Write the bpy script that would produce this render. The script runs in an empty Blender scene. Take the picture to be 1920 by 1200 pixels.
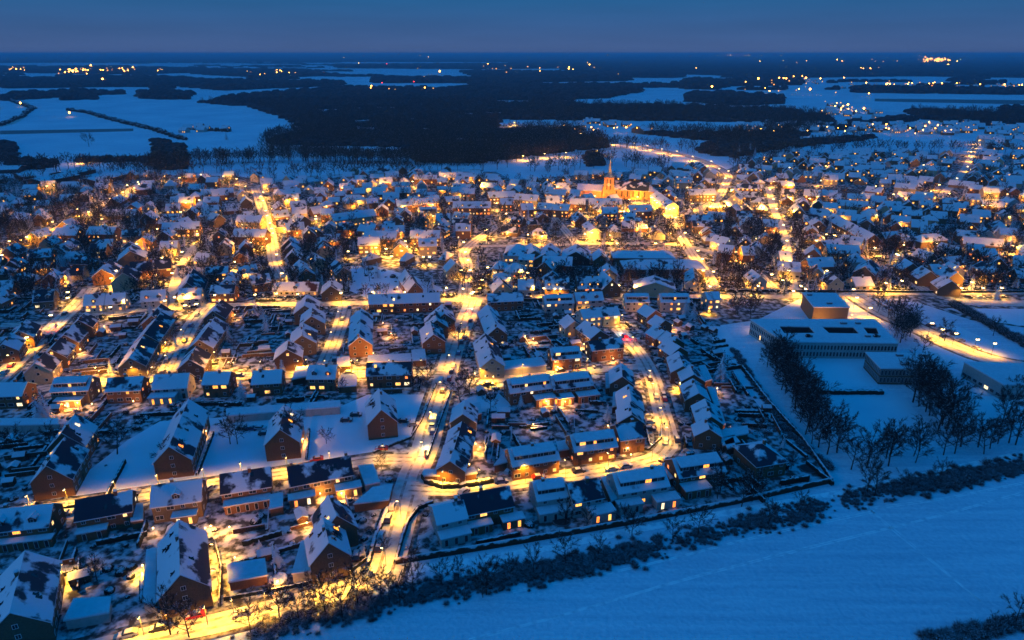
import bpy, math, random
import numpy as np
from mathutils import Vector
R = random.Random(11)
sc = bpy.context.scene
col = sc.collection
# ---------------------------------------------------------------- camera
F = 1297.0; CAMH = 120.0; PITCH = math.atan2(500, F)
cp, sp = math.cos(PITCH), math.sin(PITCH)
cam = bpy.data.objects.new('camera', bpy.data.cameras.new('camera'))
col.objects.link(cam)
cam.location = (0, 0, CAMH)
cam.rotation_euler = (math.pi/2 - PITCH, 0, 0)
cam.data.sensor_width = 36; cam.data.lens = 36*F/1920
cam.data.clip_start = 1; cam.data.clip_end = 90000
sc.camera = cam
# ---------------------------------------------------------------- sky (dusk)
w = bpy.data.worlds.new('World'); sc.world = w; w.use_nodes = True
nt = w.node_tree; nt.nodes.clear()
out = nt.nodes.new('ShaderNodeOutputWorld'); bg = nt.nodes.new('ShaderNodeBackground')
tc = nt.nodes.new('ShaderNodeTexCoord'); sep = nt.nodes.new('ShaderNodeSeparateXYZ')
ramp = nt.nodes.new('ShaderNodeValToRGB')
sky = nt.nodes.new('ShaderNodeTexSky'); sky.sky_type = 'NISHITA'; sky.sun_disc = False
sky.sun_elevation = math.radians(-3); sky.sun_rotation = math.radians(-100)
nt.links.new(tc.outputs['Generated'], sep.inputs[0])
nt.links.new(sep.outputs['Z'], ramp.inputs[0])
cr = ramp.color_ramp
cr.elements[0].position = 0.0; cr.elements[0].color = (.062, .112, .27, 1)
cr.elements[1].position = 1.0; cr.elements[1].color = (.0, .170, .56, 1)
for p_, c_ in ((.035, (.038, .108, .275, 1)), (.08, (.012, .118, .30, 1)), (.22, (.0, .138, .46, 1))):
    e = cr.elements.new(p_); e.color = c_
mx = nt.nodes.new('ShaderNodeMix'); mx.data_type = 'RGBA'; mx.blend_type = 'ADD'
mx.inputs[0].default_value = .004
cn = nt.nodes.new('ShaderNodeTexNoise'); cm = nt.nodes.new('ShaderNodeMapping'); cm.inputs['Scale'].default_value = (2, 2, 26); cn.inputs['Scale'].default_value = 2.2; cn.inputs['Detail'].default_value = 5
nt.links.new(tc.outputs['Generated'], cm.inputs[0]); nt.links.new(cm.outputs[0], cn.inputs['Vector'])
cg = nt.nodes.new('ShaderNodeMapRange'); cg.inputs['To Min'].default_value = .86; cg.inputs['To Max'].default_value = 1.14; nt.links.new(cn.outputs['Fac'], cg.inputs['Value'])
cx = nt.nodes.new('ShaderNodeVectorMath'); cx.operation = 'SCALE'; nt.links.new(ramp.outputs[0], cx.inputs[0]); nt.links.new(cg.outputs[0], cx.inputs['Scale'])
nt.links.new(cx.outputs[0], mx.inputs[6]); nt.links.new(sky.outputs[0], mx.inputs[7])
nt.links.new(mx.outputs[2], bg.inputs['Color']); bg.inputs['Strength'].default_value = 1.0
nt.links.new(bg.outputs[0], out.inputs['Surface'])
# afterglow of the set sun, low in the left
sl = bpy.data.lights.new('afterglow', 'SUN'); sl.energy = .55; sl.angle = math.radians(50); sl.color = (.40, .66, 1.0)
so = bpy.data.objects.new('afterglow', sl); col.objects.link(so)
so.rotation_euler = Vector((.95, .20, -.15)).to_track_quat('-Z', 'Y').to_euler()
sc.view_settings.view_transform = 'Standard'; sc.view_settings.look = 'None'
sc.view_settings.exposure = 0; sc.view_settings.gamma = 1
sc.render.engine = 'CYCLES'
sc.cycles.use_denoising = True
sc.cycles.max_bounces = 3; sc.cycles.diffuse_bounces = 2; sc.cycles.glossy_bounces = 1
sc.cycles.transparent_max_bounces = 4; sc.cycles.volume_bounces = 0
sc.cycles.sample_clamp_indirect = 3; sc.cycles.sample_clamp_direct = 0
sc.cycles.caustics_reflective = False; sc.cycles.caustics_refractive = False

# ---------------------------------------------------------------- helpers
def at(u, v, z=0.0):
    a = (u-960)/F; b = (v-600)/F
    d = (a, cp-b*sp, -sp-b*cp)
    t = (z-CAMH)/d[2]
    return Vector((d[0]*t, d[1]*t, z))
def pix(p):
    x, y, z = p[0], p[1], p[2]-CAMH
    dep = y*cp - z*sp; up = y*sp + z*cp
    return 960+F*x/dep, 600-F*up/dep
def mesh_np(name, V, Fc, mats, mi=None):
    """V (n,3); Fc (m,k) uniform polygons"""
    me = bpy.data.meshes.new(name)
    V = np.asarray(V, dtype=np.float32); Fc = np.asarray(Fc, dtype=np.int32)
    m, k = Fc.shape
    me.vertices.add(len(V)); me.vertices.foreach_set('co', V.ravel())
    me.loops.add(m*k); me.loops.foreach_set('vertex_index', Fc.ravel())
    me.polygons.add(m); me.polygons.foreach_set('loop_start', np.arange(0, m*k, k, dtype=np.int32))
    if mi is not None: me.polygons.foreach_set('material_index', np.asarray(mi, dtype=np.int32))
    for q in mats: me.materials.append(q)
    me.update(calc_edges=True); me.validate()
    return me
class MB:
    def __init__(s): s.v = []; s.f = []; s.m = []
    def poly(s, pts, m=0):
        n = len(s.v); s.v += [tuple(p) for p in pts]; s.f.append(tuple(range(n, n+len(pts)))); s.m.append(m)
    def box(s, x0, x1, y0, y1, z0, z1, m=0, mt=None, taper=0):
        n = len(s.v); t = taper
        s.v += [(x0,y0,z0),(x1,y0,z0),(x1,y1,z0),(x0,y1,z0),(x0+t,y0+t,z1),(x1-t,y0+t,z1),(x1-t,y1-t,z1),(x0+t,y1-t,z1)]
        for k, fc in enumerate(((3,2,1,0),(4,5,6,7),(0,1,5,4),(1,2,6,5),(2,3,7,6),(3,0,4,7))):
            s.f.append(tuple(n+i for i in fc)); s.m.append(mt if (k == 1 and mt is not None) else m)
    def cyl(s, x, y, z0, z1, r0, r1, n=8, m=0, mt=None):
        b = len(s.v)
        for z, r in ((z0, r0), (z1, r1)):
            for i in range(n):
                a = 2*math.pi*i/n; s.v.append((x+r*math.cos(a), y+r*math.sin(a), z))
        for i in range(n):
            j = (i+1) % n; s.f.append((b+i, b+j, b+n+j, b+n+i)); s.m.append(m)
        s.f.append(tuple(b+n+i for i in range(n))); s.m.append(m if mt is None else mt)
        s.f.append(tuple(b+n-1-i for i in range(n))); s.m.append(m)
    def mesh(s, name, mats):
        me = bpy.data.meshes.new(name); me.from_pydata(s.v, [], s.f)
        for q in mats: me.materials.append(q)
        me.polygons.foreach_set('material_index', s.m); me.update()
        return me
def ob(name, me, parent=None, loc=(0, 0, 0), rz=0.0):
    o = bpy.data.objects.new(name, me); col.objects.link(o); o.location = loc
    if rz: o.rotation_euler = (0, 0, rz)
    if parent is not None: o.parent = parent
    return o
def struct(name, me):
    o = ob(name, me); o['kind'] = 'structure'; return o
def stuff(name, me, label, cat):
    o = ob(name, me); o['kind'] = 'stuff'; o['label'] = label; o['category'] = cat; return o
REG = []
def reg(o, cat, desc, group=None, label=None):
    o['category'] = cat
    if group: o['group'] = group
    if label: o['label'] = label
    else: REG.append((o, cat, desc))
    return o
# landmarks for singling things out
LM = [('the church', 1142, 372), ('the long barn roof', 1235, 510), ('the main school', 1550, 622), ('the school gym', 1550, 590),
      ('the box truck', 812, 795), ('the lower junction', 765, 925), ('the tall snowy conifer', 1352, 712), ('the bright flats', 745, 470),
      ('the cemetery', 1560, 358), ('the school car park', 1790, 645), ('the street bend at right', 1250, 835), ('the pale lit gable', 922, 690),
      ('the bright left street', 505, 440), ('the diagonal street', 90, 625), ('the lit road end', 722, 1070), ('the bottom left block', 45, 1120),
      ('the round pool', 1055, 978), ('the orange gable', 245, 490), ('the left crossroads', 45, 455), ('the hip-roofed shops', 930, 510),
      ('the right lamp row', 1760, 370), ('the walled garden', 1520, 880), ('the open field', 1600, 1000), ('the school hedge', 1580, 735)]
LMP = [(n, at(u, v)) for n, u, v in LM]
ORD = ['closest', 'second', 'third', 'fourth', 'fifth', 'sixth', 'seventh', 'eighth', 'ninth', 'tenth', 'eleventh', 'twelfth']
def finish_labels():
    cnt = {}; rows = []
    bpy.context.view_layer.update()
    for o, cat, desc in REG:
        p = o.matrix_world.translation
        best = None
        for n, q in LMP:
            dx, dy = p.x-q.x, (p.y-q.y)
            d = math.hypot(dx, dy)
            if best is None or d < best[0]: best = (d, n, dx, dy)
        d, n, dx, dy = best
        sgn = ('right of' if dx > 0 else 'left of') if abs(dx) > abs(dy)*.8 else ('behind' if dy > 0 else 'in front of')
        rows.append((cat, n, sgn, d, o, desc))
    rows.sort(key=lambda r: (r[0], r[1], r[2], r[3]))
    for cat, n, sgn, d, o, desc in rows:
        k = (cat, n, sgn); i = cnt.get(k, 0); cnt[k] = i+1
        w1 = ORD[i] if i < 12 else '%dth' % (i+1) if (i+1) % 10 not in (1, 2, 3) or i+1 in (11, 12, 13) else '%d%s' % (i+1, {1: 'st', 2: 'nd', 3: 'rd'}[(i+1) % 10])
        o['label'] = '%s, the %s %s %s' % (desc, w1 if i == 0 else w1 + ' nearest', sgn, n)

# ---------------------------------------------------------------- materials
def newmat(name):
    m = bpy.data.materials.new(name); m.use_nodes = True
    return m, m.node_tree, m.node_tree.nodes['Principled BSDF']
def noise_node(nt, scale, detail=3, coord='Object', rnd=False):
    tc = nt.nodes.new('ShaderNodeTexCoord'); nz = nt.nodes.new('ShaderNodeTexNoise')
    nz.inputs['Scale'].default_value = scale; nz.inputs['Detail'].default_value = detail
    if rnd:
        oi = nt.nodes.new('ShaderNodeObjectInfo'); ad = nt.nodes.new('ShaderNodeVectorMath'); ad.operation = 'ADD'
        ml = nt.nodes.new('ShaderNodeMath'); ml.operation = 'MULTIPLY'; ml.inputs[1].default_value = 300
        nt.links.new(oi.outputs['Random'], ml.inputs[0]); nt.links.new(tc.outputs[coord], ad.inputs[0]); nt.links.new(ml.outputs[0], ad.inputs[1])
        nt.links.new(ad.outputs[0], nz.inputs['Vector'])
    else: nt.links.new(tc.outputs[coord], nz.inputs['Vector'])
    return nz
def two(name, c1, c2, scale, lo=.4, hi=.6, rough=.85, rnd=False, coord='Object', spec=.2, detail=3, bump=0):
    """c1 where the noise is low, c2 where it is high"""
    m, nt, b = newmat(name)
    nz = noise_node(nt, scale, detail, coord, rnd); rp = nt.nodes.new('ShaderNodeValToRGB')
    rp.color_ramp.elements[0].position = lo; rp.color_ramp.elements[1].position = hi
    rp.color_ramp.elements[0].color = (*c1, 1); rp.color_ramp.elements[1].color = (*c2, 1)
    nt.links.new(nz.outputs['Fac'], rp.inputs[0]); nt.links.new(rp.outputs[0], b.inputs['Base Color'])
    b.inputs['Roughness'].default_value = rough; b.inputs['Specular IOR Level'].default_value = spec
    if bump:
        bp = nt.nodes.new('ShaderNodeBump'); bp.inputs['Strength'].default_value = bump; bp.inputs['Distance'].default_value = .3
        nt.links.new(nz.outputs['Fac'], bp.inputs['Height']); nt.links.new(bp.outputs[0], b.inputs['Normal'])
    return m
def emis(name, c, s):
    m, nt, b = newmat(name); b.inputs['Base Color'].default_value = (.05, .04, .03, 1)
    b.inputs['Emission Color'].default_value = (*c, 1); b.inputs['Emission Strength'].default_value = s
    return m
def emis_rnd(name, s):
    """lit rooms: colour and brightness differ from window to window"""
    m, nt, b = newmat(name)
    oi = nt.nodes.new('ShaderNodeObjectInfo'); rp = nt.nodes.new('ShaderNodeValToRGB')
    rp.color_ramp.interpolation = 'CONSTANT'
    cols = [(0, (1, .36, .04)), (.3, (1, .48, .09)), (.55, (1, .24, .03)), (.7, (1, .58, .18)), (.88, (1, .74, .38))]
    rp.color_ramp.elements[0].color = (*cols[0][1], 1); rp.color_ramp.elements[1].position = cols[1][0]; rp.color_ramp.elements[1].color = (*cols[1][1], 1)
    for p, c in cols[2:]:
        e = rp.color_ramp.elements.new(p); e.color = (*c, 1)
    nz = noise_node(nt, 1.7, 2, 'Object', True)
    ml = nt.nodes.new('ShaderNodeMath'); ml.operation = 'MULTIPLY'; ml.inputs[1].default_value = s*2.1
    nt.links.new(oi.outputs['Random'], rp.inputs[0]); nt.links.new(rp.outputs[0], b.inputs['Emission Color'])
    nt.links.new(nz.outputs['Fac'], ml.inputs[0]); nt.links.new(ml.outputs[0], b.inputs['Emission Strength'])
    b.inputs['Base Color'].default_value = (.05, .04, .03, 1)
    return m
def upsnow(name, dark, snow, amount, scale, dark2=None):
    """snow lying where a surface faces up, broken by noise"""
    m, nt, b = newmat(name)
    nz = noise_node(nt, scale, 3, 'Object', True)
    g = nt.nodes.new('ShaderNodeNewGeometry'); s = nt.nodes.new('ShaderNodeSeparateXYZ'); nt.links.new(g.outputs['Normal'], s.inputs[0])
    ab = nt.nodes.new('ShaderNodeMath'); ab.operation = 'ABSOLUTE'; nt.links.new(s.outputs['Z'], ab.inputs[0])
    ad = nt.nodes.new('ShaderNodeMath'); ad.operation = 'ADD'; nt.links.new(ab.outputs[0], ad.inputs[0]); nt.links.new(nz.outputs['Fac'], ad.inputs[1])
    rp = nt.nodes.new('ShaderNodeValToRGB'); rp.color_ramp.elements[0].position = 0; rp.color_ramp.elements[1].position = 1
    mp = nt.nodes.new('ShaderNodeMapRange'); mp.inputs['From Min'].default_value = 1.35-amount; mp.inputs['From Max'].default_value = 1.5-amount
    nt.links.new(ad.outputs[0], mp.inputs['Value'])
    mi = nt.nodes.new('ShaderNodeMix'); mi.data_type = 'RGBA'
    mi.inputs[6].default_value = (*dark, 1); mi.inputs[7].default_value = (*snow, 1)
    nt.links.new(mp.outputs[0], mi.inputs[0]); nt.links.new(mi.outputs[2], b.inputs['Base Color'])
    b.inputs['Roughness'].default_value = .9; b.inputs['Specular IOR Level'].default_value = .1
    return m
SN = (.66, .68, .72)
M = {}
M['snow'] = two('snow', (.68, .71, .77), (.80, .82, .86), .05, .3, .7, bump=.1, detail=8)
M['snow_roof'] = two('snow_on_roof', (.56, .58, .62), SN, .8, .3, .7, rnd=True)
M['field0'] = two('field_snow', (.62, .66, .73), (.78, .81, .86), .02, .35, .68, bump=.15, detail=9)
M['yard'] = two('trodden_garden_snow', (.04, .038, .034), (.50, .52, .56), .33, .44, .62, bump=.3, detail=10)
def field_mat():
    m, nt, b = newmat('field_snow_drifted')
    tc = nt.nodes.new('ShaderNodeTexCoord'); mp = nt.nodes.new('ShaderNodeMapping'); mp.inputs['Rotation'].default_value = (0, 0, .42); mp.inputs['Scale'].default_value = (.03, .5, 1)
    nt.links.new(tc.outputs['Object'], mp.inputs[0])
    n1 = nt.nodes.new('ShaderNodeTexNoise'); n1.inputs['Scale'].default_value = 1.0; n1.inputs['Detail'].default_value = 8; nt.links.new(mp.outputs[0], n1.inputs['Vector'])
    n2 = nt.nodes.new('ShaderNodeTexNoise'); n2.inputs['Scale'].default_value = .9; n2.inputs['Detail'].default_value = 10; nt.links.new(tc.outputs['Object'], n2.inputs['Vector'])
    n3 = nt.nodes.new('ShaderNodeTexNoise'); n3.inputs['Scale'].default_value = .012; n3.inputs['Detail'].default_value = 6; nt.links.new(tc.outputs['Object'], n3.inputs['Vector'])
    a1 = nt.nodes.new('ShaderNodeMath'); a1.operation = 'ADD'; nt.links.new(n1.outputs['Fac'], a1.inputs[0]); nt.links.new(n3.outputs['Fac'], a1.inputs[1])
    a2 = nt.nodes.new('ShaderNodeMath'); a2.operation = 'ADD'; nt.links.new(a1.outputs[0], a2.inputs[0]); nt.links.new(n2.outputs['Fac'], a2.inputs[1])
    r = nt.nodes.new('ShaderNodeMapRange'); r.inputs['From Min'].default_value = 1.1; r.inputs['From Max'].default_value = 1.9; nt.links.new(a2.outputs[0], r.inputs['Value'])
    mi = nt.nodes.new('ShaderNodeMix'); mi.data_type = 'RGBA'; mi.inputs[6].default_value = (.50, .57, .66, 1); mi.inputs[7].default_value = (.86, .88, .92, 1)
    nt.links.new(r.outputs[0], mi.inputs[0]); nt.links.new(mi.outputs[2], b.inputs['Base Color'])
    bp = nt.nodes.new('ShaderNodeBump'); bp.inputs['Strength'].default_value = .6; bp.inputs['Distance'].default_value = .5; nt.links.new(a2.outputs[0], bp.inputs['Height']); nt.links.new(bp.outputs[0], b.inputs['Normal'])
    b.inputs['Roughness'].default_value = .9; b.inputs['Specular IOR Level'].default_value = .2
    return m
M['field'] = field_mat()
M['rut'] = two('tyre_worn_snow', (.22, .19, .17), (.56, .54, .52), .5, .42, .66, detail=6)
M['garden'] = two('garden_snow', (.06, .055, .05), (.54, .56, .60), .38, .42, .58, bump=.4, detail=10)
M['road'] = two('packed_road_snow', (.40, .37, .34), (.66, .64, .62), .35, .3, .7, bump=.3, detail=6, spec=.4)
M['walk'] = two('wet_path', (.05, .045, .04), (.35, .35, .36), .5, .42, .66, detail=4)
M['track'] = two('trampled_snow', (.60, .64, .70), (.97, .97, .98), .45, .35, .55, detail=7)
def roofmat(name, dark, lo, hi):
    m = two(name, dark, SN, .17, lo, hi+.03, rnd=True, detail=7, rough=.8, bump=.25); return m
M['roof_white'] = roofmat('snowy_tiles', (.05, .05, .06), .33, .37)
M['roof_mid'] = roofmat('half_snowy_tiles', (.035, .038, .05), .44, .475)
M['roof_dark'] = roofmat('bare_slate_with_snow', (.025, .03, .045), .53, .57)
M['roof_red'] = roofmat('red_tiles_with_snow', (.10, .035, .022), .43, .47)
M['verge'] = two('snow_edge', (.6, .62, .66), SN, 2, .3, .7)
M['brick'] = two('red_brick', (.16, .075, .036), (.23, .115, .058), 3, .3, .7)
M['brick2'] = two('brown_brick', (.10, .068, .042), (.15, .10, .062), 3, .3, .7)
M['brick3'] = two('pale_brick', (.15, .10, .06), (.21, .15, .09), 3, .3, .7)
M['white'] = two('white_render', (.36, .34, .31), (.46, .44, .40), 1.2, .3, .7)
M['cream'] = two('cream_render', (.42, .33, .20), (.50, .41, .27), 1.2, .3, .7)
M['clad'] = two('dark_cladding', (.02, .022, .022), (.045, .045, .045), 2, .3, .7)
M['frame'] = two('white_frame', (.55, .55, .55), (.65, .65, .65), 3)
M['wood'] = two('brown_wood', (.06, .035, .02), (.12, .07, .04), 2)
M['garage_door'] = two('pale_garage_door', (.38, .37, .34), (.48, .46, .42), 3)
M['glass'], _nt, _b = newmat('dark_glass'); _b.inputs['Base Color'].default_value = (.02, .025, .03, 1); _b.inputs['Roughness'].default_value = .08
M['lit'] = emis_rnd('lit_window', 2.1)
M['lit_far'] = emis('lit_window_far', (1, .42, .06), 2.6)
M['lamp'] = emis('lamp_glow', (1, .66, .25), 14)
M['lamp_white'] = emis('lamp_glow_white', (1, .9, .7), 16)
for k_ in ('lit', 'lit_far', 'lamp', 'lamp_white'): M[k_].cycles.emission_sampling = 'NONE'
M['metal'] = two('grey_metal', (.12, .12, .13), (.18, .18, .19), 3, rough=.5)
M['bark'] = upsnow('bark', (.030, .022, .016), (.45, .46, .5), .05, 1.5)
M['bark_frost'] = upsnow('frosted_twigs', (.05, .044, .04), (.5, .52, .57), .22, .8)
M['conifer'] = upsnow('conifer_needles', (.010, .020, .012), SN, .22, 1.2)
M['hedge'] = upsnow('hedge_leaves', (.016, .020, .012), SN, .06, .7)
M['shrub'] = upsnow('shrub_leaves', (.018, .020, .014), SN, .14, 1.0)
M['wood_mass'] = two('winter_wood', (.003, .005, .008), (.050, .055, .062), .16, .46, .74, detail=8)
M['lamp_far'] = emis('far_lamp_glow', (1, .40, .05), 26)
M['flood'] = emis('floodlight_glow', (1, .5, .1), 12)
M['redlight'] = emis('red_light', (1, .03, .03), 10)
for k_ in ('lamp_far', 'flood', 'redlight'): M[k_].cycles.emission_sampling = 'NONE'
M['tyre'] = two('tyre', (.015, .015, .015), (.03, .03, .03), 3)
for n_, c_ in (('silver', (.35, .36, .38)), ('black', (.015, .015, .018)), ('red', (.35, .015, .012)), ('blue', (.03, .05, .14)), ('whitecar', (.6, .6, .6))):
    m_, t_, b_ = newmat(n_+'_paint'); b_.inputs['Base Color'].default_value = (*c_, 1); b_.inputs['Roughness'].default_value = .3
    b_.inputs['Coat Weight'].default_value = .5; M[n_] = m_
# ================================================================ SETTING
def sheet(name, pts, z, mat):
    mb = MB(); mb.poly([(p[0], p[1], z) for p in pts]); return struct(name, mb.mesh(name, [mat]))
sheet('ground', [(-40000, -500), (40000, -500), (40000, 60000), (-40000, 60000)], 0, M['field'])
def P(l, z=0): return [at(u, v, z) for u, v in l]
TOWN = [(-900, 1400), (-200, 1230), (-60, 1215), (120, 1205), (330, 1180), (520, 1150), (640, 1118), (720, 1080), (740, 1058), (930, 1027), (1190, 982), (1560, 905), (1500, 818),
        (1430, 740), (1390, 690), (1350, 610), (1420, 600), (1500, 560), (1560, 560), (1700, 560), (1820, 600), (2100, 640), (2400, 560), (2300, 330),
        (1920, 292), (1650, 285), (1480, 285), (1400, 300), (1350, 325), (1300, 306), (1200, 320), (1060, 330), (960, 338), (930, 322), (860, 322), (700, 320), (560, 345),
        (440, 330), (300, 328), (120, 332), (-100, 335), (-500, 360), (-900, 600)]
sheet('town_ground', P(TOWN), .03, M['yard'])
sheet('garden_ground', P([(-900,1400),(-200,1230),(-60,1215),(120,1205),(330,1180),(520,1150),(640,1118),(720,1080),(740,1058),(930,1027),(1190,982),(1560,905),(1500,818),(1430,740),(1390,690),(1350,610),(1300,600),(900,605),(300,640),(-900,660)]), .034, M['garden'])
ROADS = []   # (pts, width)
def road(px, wid, name='road', z=.06, mat=None, keep=True, edge=True, kerbs=True):
    pts = [at(u, v) for u, v in px]
    # resample with Catmull-Rom
    q = [pts[0]*2-pts[1]] + pts + [pts[-1]*2-pts[-2]]
    c = []
    for i in range(1, len(q)-2):
        n = max(2, int((q[i+1]-q[i]).length/6))
        for k in range(n):
            t = k/n
            c.append(.5*((2*q[i]) + (q[i+1]-q[i-1])*t + (2*q[i-1]-5*q[i]+4*q[i+1]-q[i+2])*t*t + (-q[i-1]+3*q[i]-3*q[i+1]+q[i+2])*t**3))
    c.append(q[-2])
    def strip(nm, o0, o1, zz, mm, h=0):
        V = []
        for i, p in enumerate(c):
            d = (c[min(i+1, len(c)-1)]-c[max(i-1, 0)]); d.z = 0; d.normalize(); nn = Vector((-d.y, d.x, 0))
            a = p+nn*o0; b = p+nn*o1
            V += [(a.x, a.y, zz), (b.x, b.y, zz)]
        Fc = [(2*i, 2*i+1, 2*i+3, 2*i+2) for i in range(len(c)-1)]
        if h:   # a raised kerb / pavement with sides
            n = len(V); V += [(x, y, 0.0) for x, y, _ in V]
            Fc += [(2*i, 2*i+2, n+2*i+2, n+2*i) for i in range(len(c)-1)] + [(2*i+1, n+2*i+1, n+2*i+3, 2*i+3) for i in range(len(c)-1)]
        return struct(nm, mesh_np(nm, V, Fc, [mm]))
    strip(name, -wid/2, wid/2, z, mat or M['road'])
    if wid >= 6 and edge:
        for o_ in (-wid*.20, wid*.18): strip('tyre_track', o_-.42, o_+.42, z+.006, M['rut'])
    if keep: ROADS.append(([(p.x, p.y) for p in c], wid))
    if edge: PAV.append((c, wid, strip))
    return c
PAV = []
R1 = road([(712, 1096), (722, 1070), (740, 1010), (757, 950), (775, 890), (797, 840), (812, 785), (833, 715), (852, 650), (874, 598), (888, 562)], 9)
R2 = road([(722, 1078), (690, 1096), (640, 1108), (520, 1140), (400, 1170), (250, 1200), (60, 1248), (-300, 1340)], 6.5, z=.064)
R3 = road([(768, 915), (850, 918), (960, 906), (1060, 892), (1150, 878), (1222, 862), (1252, 838), (1252, 812), (1240, 770), (1226, 715), (1205, 672), (1180, 640), (1158, 616)], 6.5, z=.068)
R3b = road([(1213, 686), (1165, 690), (1080, 696), (1000, 704), (900, 714), (842, 722)], 5.5, z=.072)
R4 = road([(772, 862), (700, 862), (640, 872), (540, 886), (400, 908), (200, 938), (0, 968), (-200, 1000)], 6, z=.064)
R5 = road([(-80, 790), (0, 707), (50, 660), (100, 612), (135, 580), (158, 555), (170, 540)], 8, z=.064)
R5b = road([(0, 610), (60, 608), (110, 605)], 6, z=.072)
R6 = road([(312, 698), (335, 655), (362, 605), (395, 566)], 7.5, z=.064)
R7 = road([(598, 705), (618, 662), (638, 610), (648, 572)], 7, z=.064)
R8 = road([(-100, 762), (0, 745), (120, 722), (250, 712), (400, 706), (600, 702), (760, 700), (836, 700)], 6.5, z=.068)
R9 = road([(160, 590), (280, 580), (400, 573), (520, 571), (700, 568), (830, 564), (900, 560), (1100, 554), (1300, 556), (1480, 556), (1600, 552), (1780, 549), (2050, 549)], 6, z=.072)
R10 = road([(478, 352), (490, 385), (500, 415), (510, 455), (516, 492), (530, 520)], 8, z=.064)
R11 = road([(510, 425), (560, 418), (610, 408), (700, 398), (790, 396), (880, 390), (960, 398), (1050, 400), (1130, 396), (1200, 386), (1262, 398), (1310, 392), (1345, 372), (1360, 345), (1362, 325), (1310, 299), (1240, 282), (1160, 268), (1090, 252), (1040, 240)], 8, z=.068)
R12 = road([(-60, 500), (20, 462), (90, 437), (150, 405), (215, 372), (270, 340)], 8, z=.064)
R13 = road([(870, 560), (876, 500), (872, 470), (915, 435), (962, 408)], 7, z=.076)
R13b = road([(880, 462), (1000, 460), (1160, 457), (1290, 462), (1400, 500), (1450, 540)], 6, z=.08)
R14 = road([(1036, 404), (1058, 430), (1080, 455)], 6, z=.084)
R15 = road([(1250, 398), (1268, 430), (1300, 480), (1330, 520), (1340, 553)], 7, z=.084)
R16 = road([(1362, 350), (1440, 352), (1560, 350), (1640, 360), (1760, 372), (1900, 375), (2100, 378)], 6, z=.084)
R17 = road([(1500, 470), (1600, 480), (1680, 480), (1800, 470), (1920, 480)], 6, z=.088)
R17b = road([(1620, 482), (1680, 515), (1760, 556)], 6, z=.092)
R18 = road([(1600, 552), (1660, 590), (1720, 615), (1790, 650), (1870, 678), (2000, 700)], 11, z=.096)
R19 = road([(1780, 565), (1850, 568), (1960, 570)], 9, z=.1, edge=False)
R20 = road([(945, 300), (1010, 293), (1120, 283), (1200, 273)], 7, z=.06, edge=False)
R21 = road([(-20, 178), (30, 185), (55, 200), (30, 228), (-40, 246)], 10, z=.06, edge=False)
R22 = road([(900, 318), (760, 322), (560, 333), (480, 350)], 6, z=.06, edge=False)
R23 = road([(1835, 262), (1820, 295), (1800, 330), (1760, 372)], 7, z=.064, edge=False)
R24 = road([(270, 640), (300, 600), (320, 560), (340, 500), (380, 450), (450, 430), (510, 425)], 5.5, z=.06, edge=False)
R25 = road([(220, 590), (215, 540), (240, 510), (330, 500), (420, 510), (510, 500)], 5.5, z=.06, edge=False)
R26 = road([(1490, 555), (1480, 500), (1470, 440), (1450, 390), (1440, 352)], 5.5, z=.06, edge=False)
# footpath past the gardens, tracks on the field
path1 = road([(735, 1075), (820, 1062), (1000, 1033), (1200, 992), (1400, 955), (1600, 920), (1760, 885), (1920, 850), (2100, 812)], 2.6, 'footpath', .05, M['track'], keep=False, edge=False)
for tr in ([(880, 1200), (1060, 1150), (1300, 1083), (1527, 1025), (1722, 976), (1917, 924)], [(1625, 950), (1674, 992), (1755, 1057), (1840, 1130)], [(960, 1110), (1200, 1060), (1450, 1000), (1640, 960)],
[(1640, 952), (1760, 935), (1925, 905)]):
    for off in (-.7, .8):
        c0 = [(u+2.5*math.sin(i*2.3+off), v+off*2.2+1.2*math.sin(i*1.7)) for i, (u, v) in enumerate(tr)]
        road(c0, .35, 'field_track', .012, M['track'], keep=False, edge=False)
path2 = road([(1340, 612), (1372, 660), (1420, 730), (1480, 800), (1500, 830)], 9, 'grass_strip', .05, M['snow'], keep=False, edge=False)
for nm, pl in (('school_field', [(1535, 742), (1690, 738), (1740, 800), (1690, 822), (1580, 820)]), ('school_yard', [(1488, 672), (1625, 672), (1650, 722), (1500, 735)]),
               ('sports_field', [(1795, 745), (1960, 740), (1960, 800), (1880, 800), (1820, 790)]), ('parking_lot', [(1700, 612), (1790, 610), (1860, 640), (1905, 682), (1800, 692), (1740, 668)]),
               ('snow_meadow', [(655, 500), (700, 498), (780, 520), (840, 545), (690, 560), (655, 545)]), ('right_field', [(1775, 578), (2000, 580), (2060, 625), (1910, 610), (1840, 600)]),
               ('block_lawn', [(170, 880), (240, 825), (300, 790), (620, 770), (690, 740), (800, 740), (770, 820), (700, 848), (400, 893), (150, 930), (60, 930)]),
               ('meeting_lawn', [(870, 748), (930, 733), (960, 760), (935, 770), (880, 775)])):
    sheet(nm, P(pl), .045, M['snow'])
RS = np.array([(a[0], a[1], b[0], b[1], wd) for pts, wd in ROADS for a, b in zip(pts, pts[1:])])
def road_dist(x, y):
    ax, ay, bx, by, wd = RS.T
    dx, dy = bx-ax, by-ay; l2 = dx*dx+dy*dy+1e-9
    t = np.clip(((x-ax)*dx+(y-ay)*dy)/l2, 0, 1)
    d = np.hypot(x-ax-t*dx, y-ay-t*dy)-wd/2
    i = int(np.argmin(d)); return float(d[i]), math.atan2(dy[i], dx[i])
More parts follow.
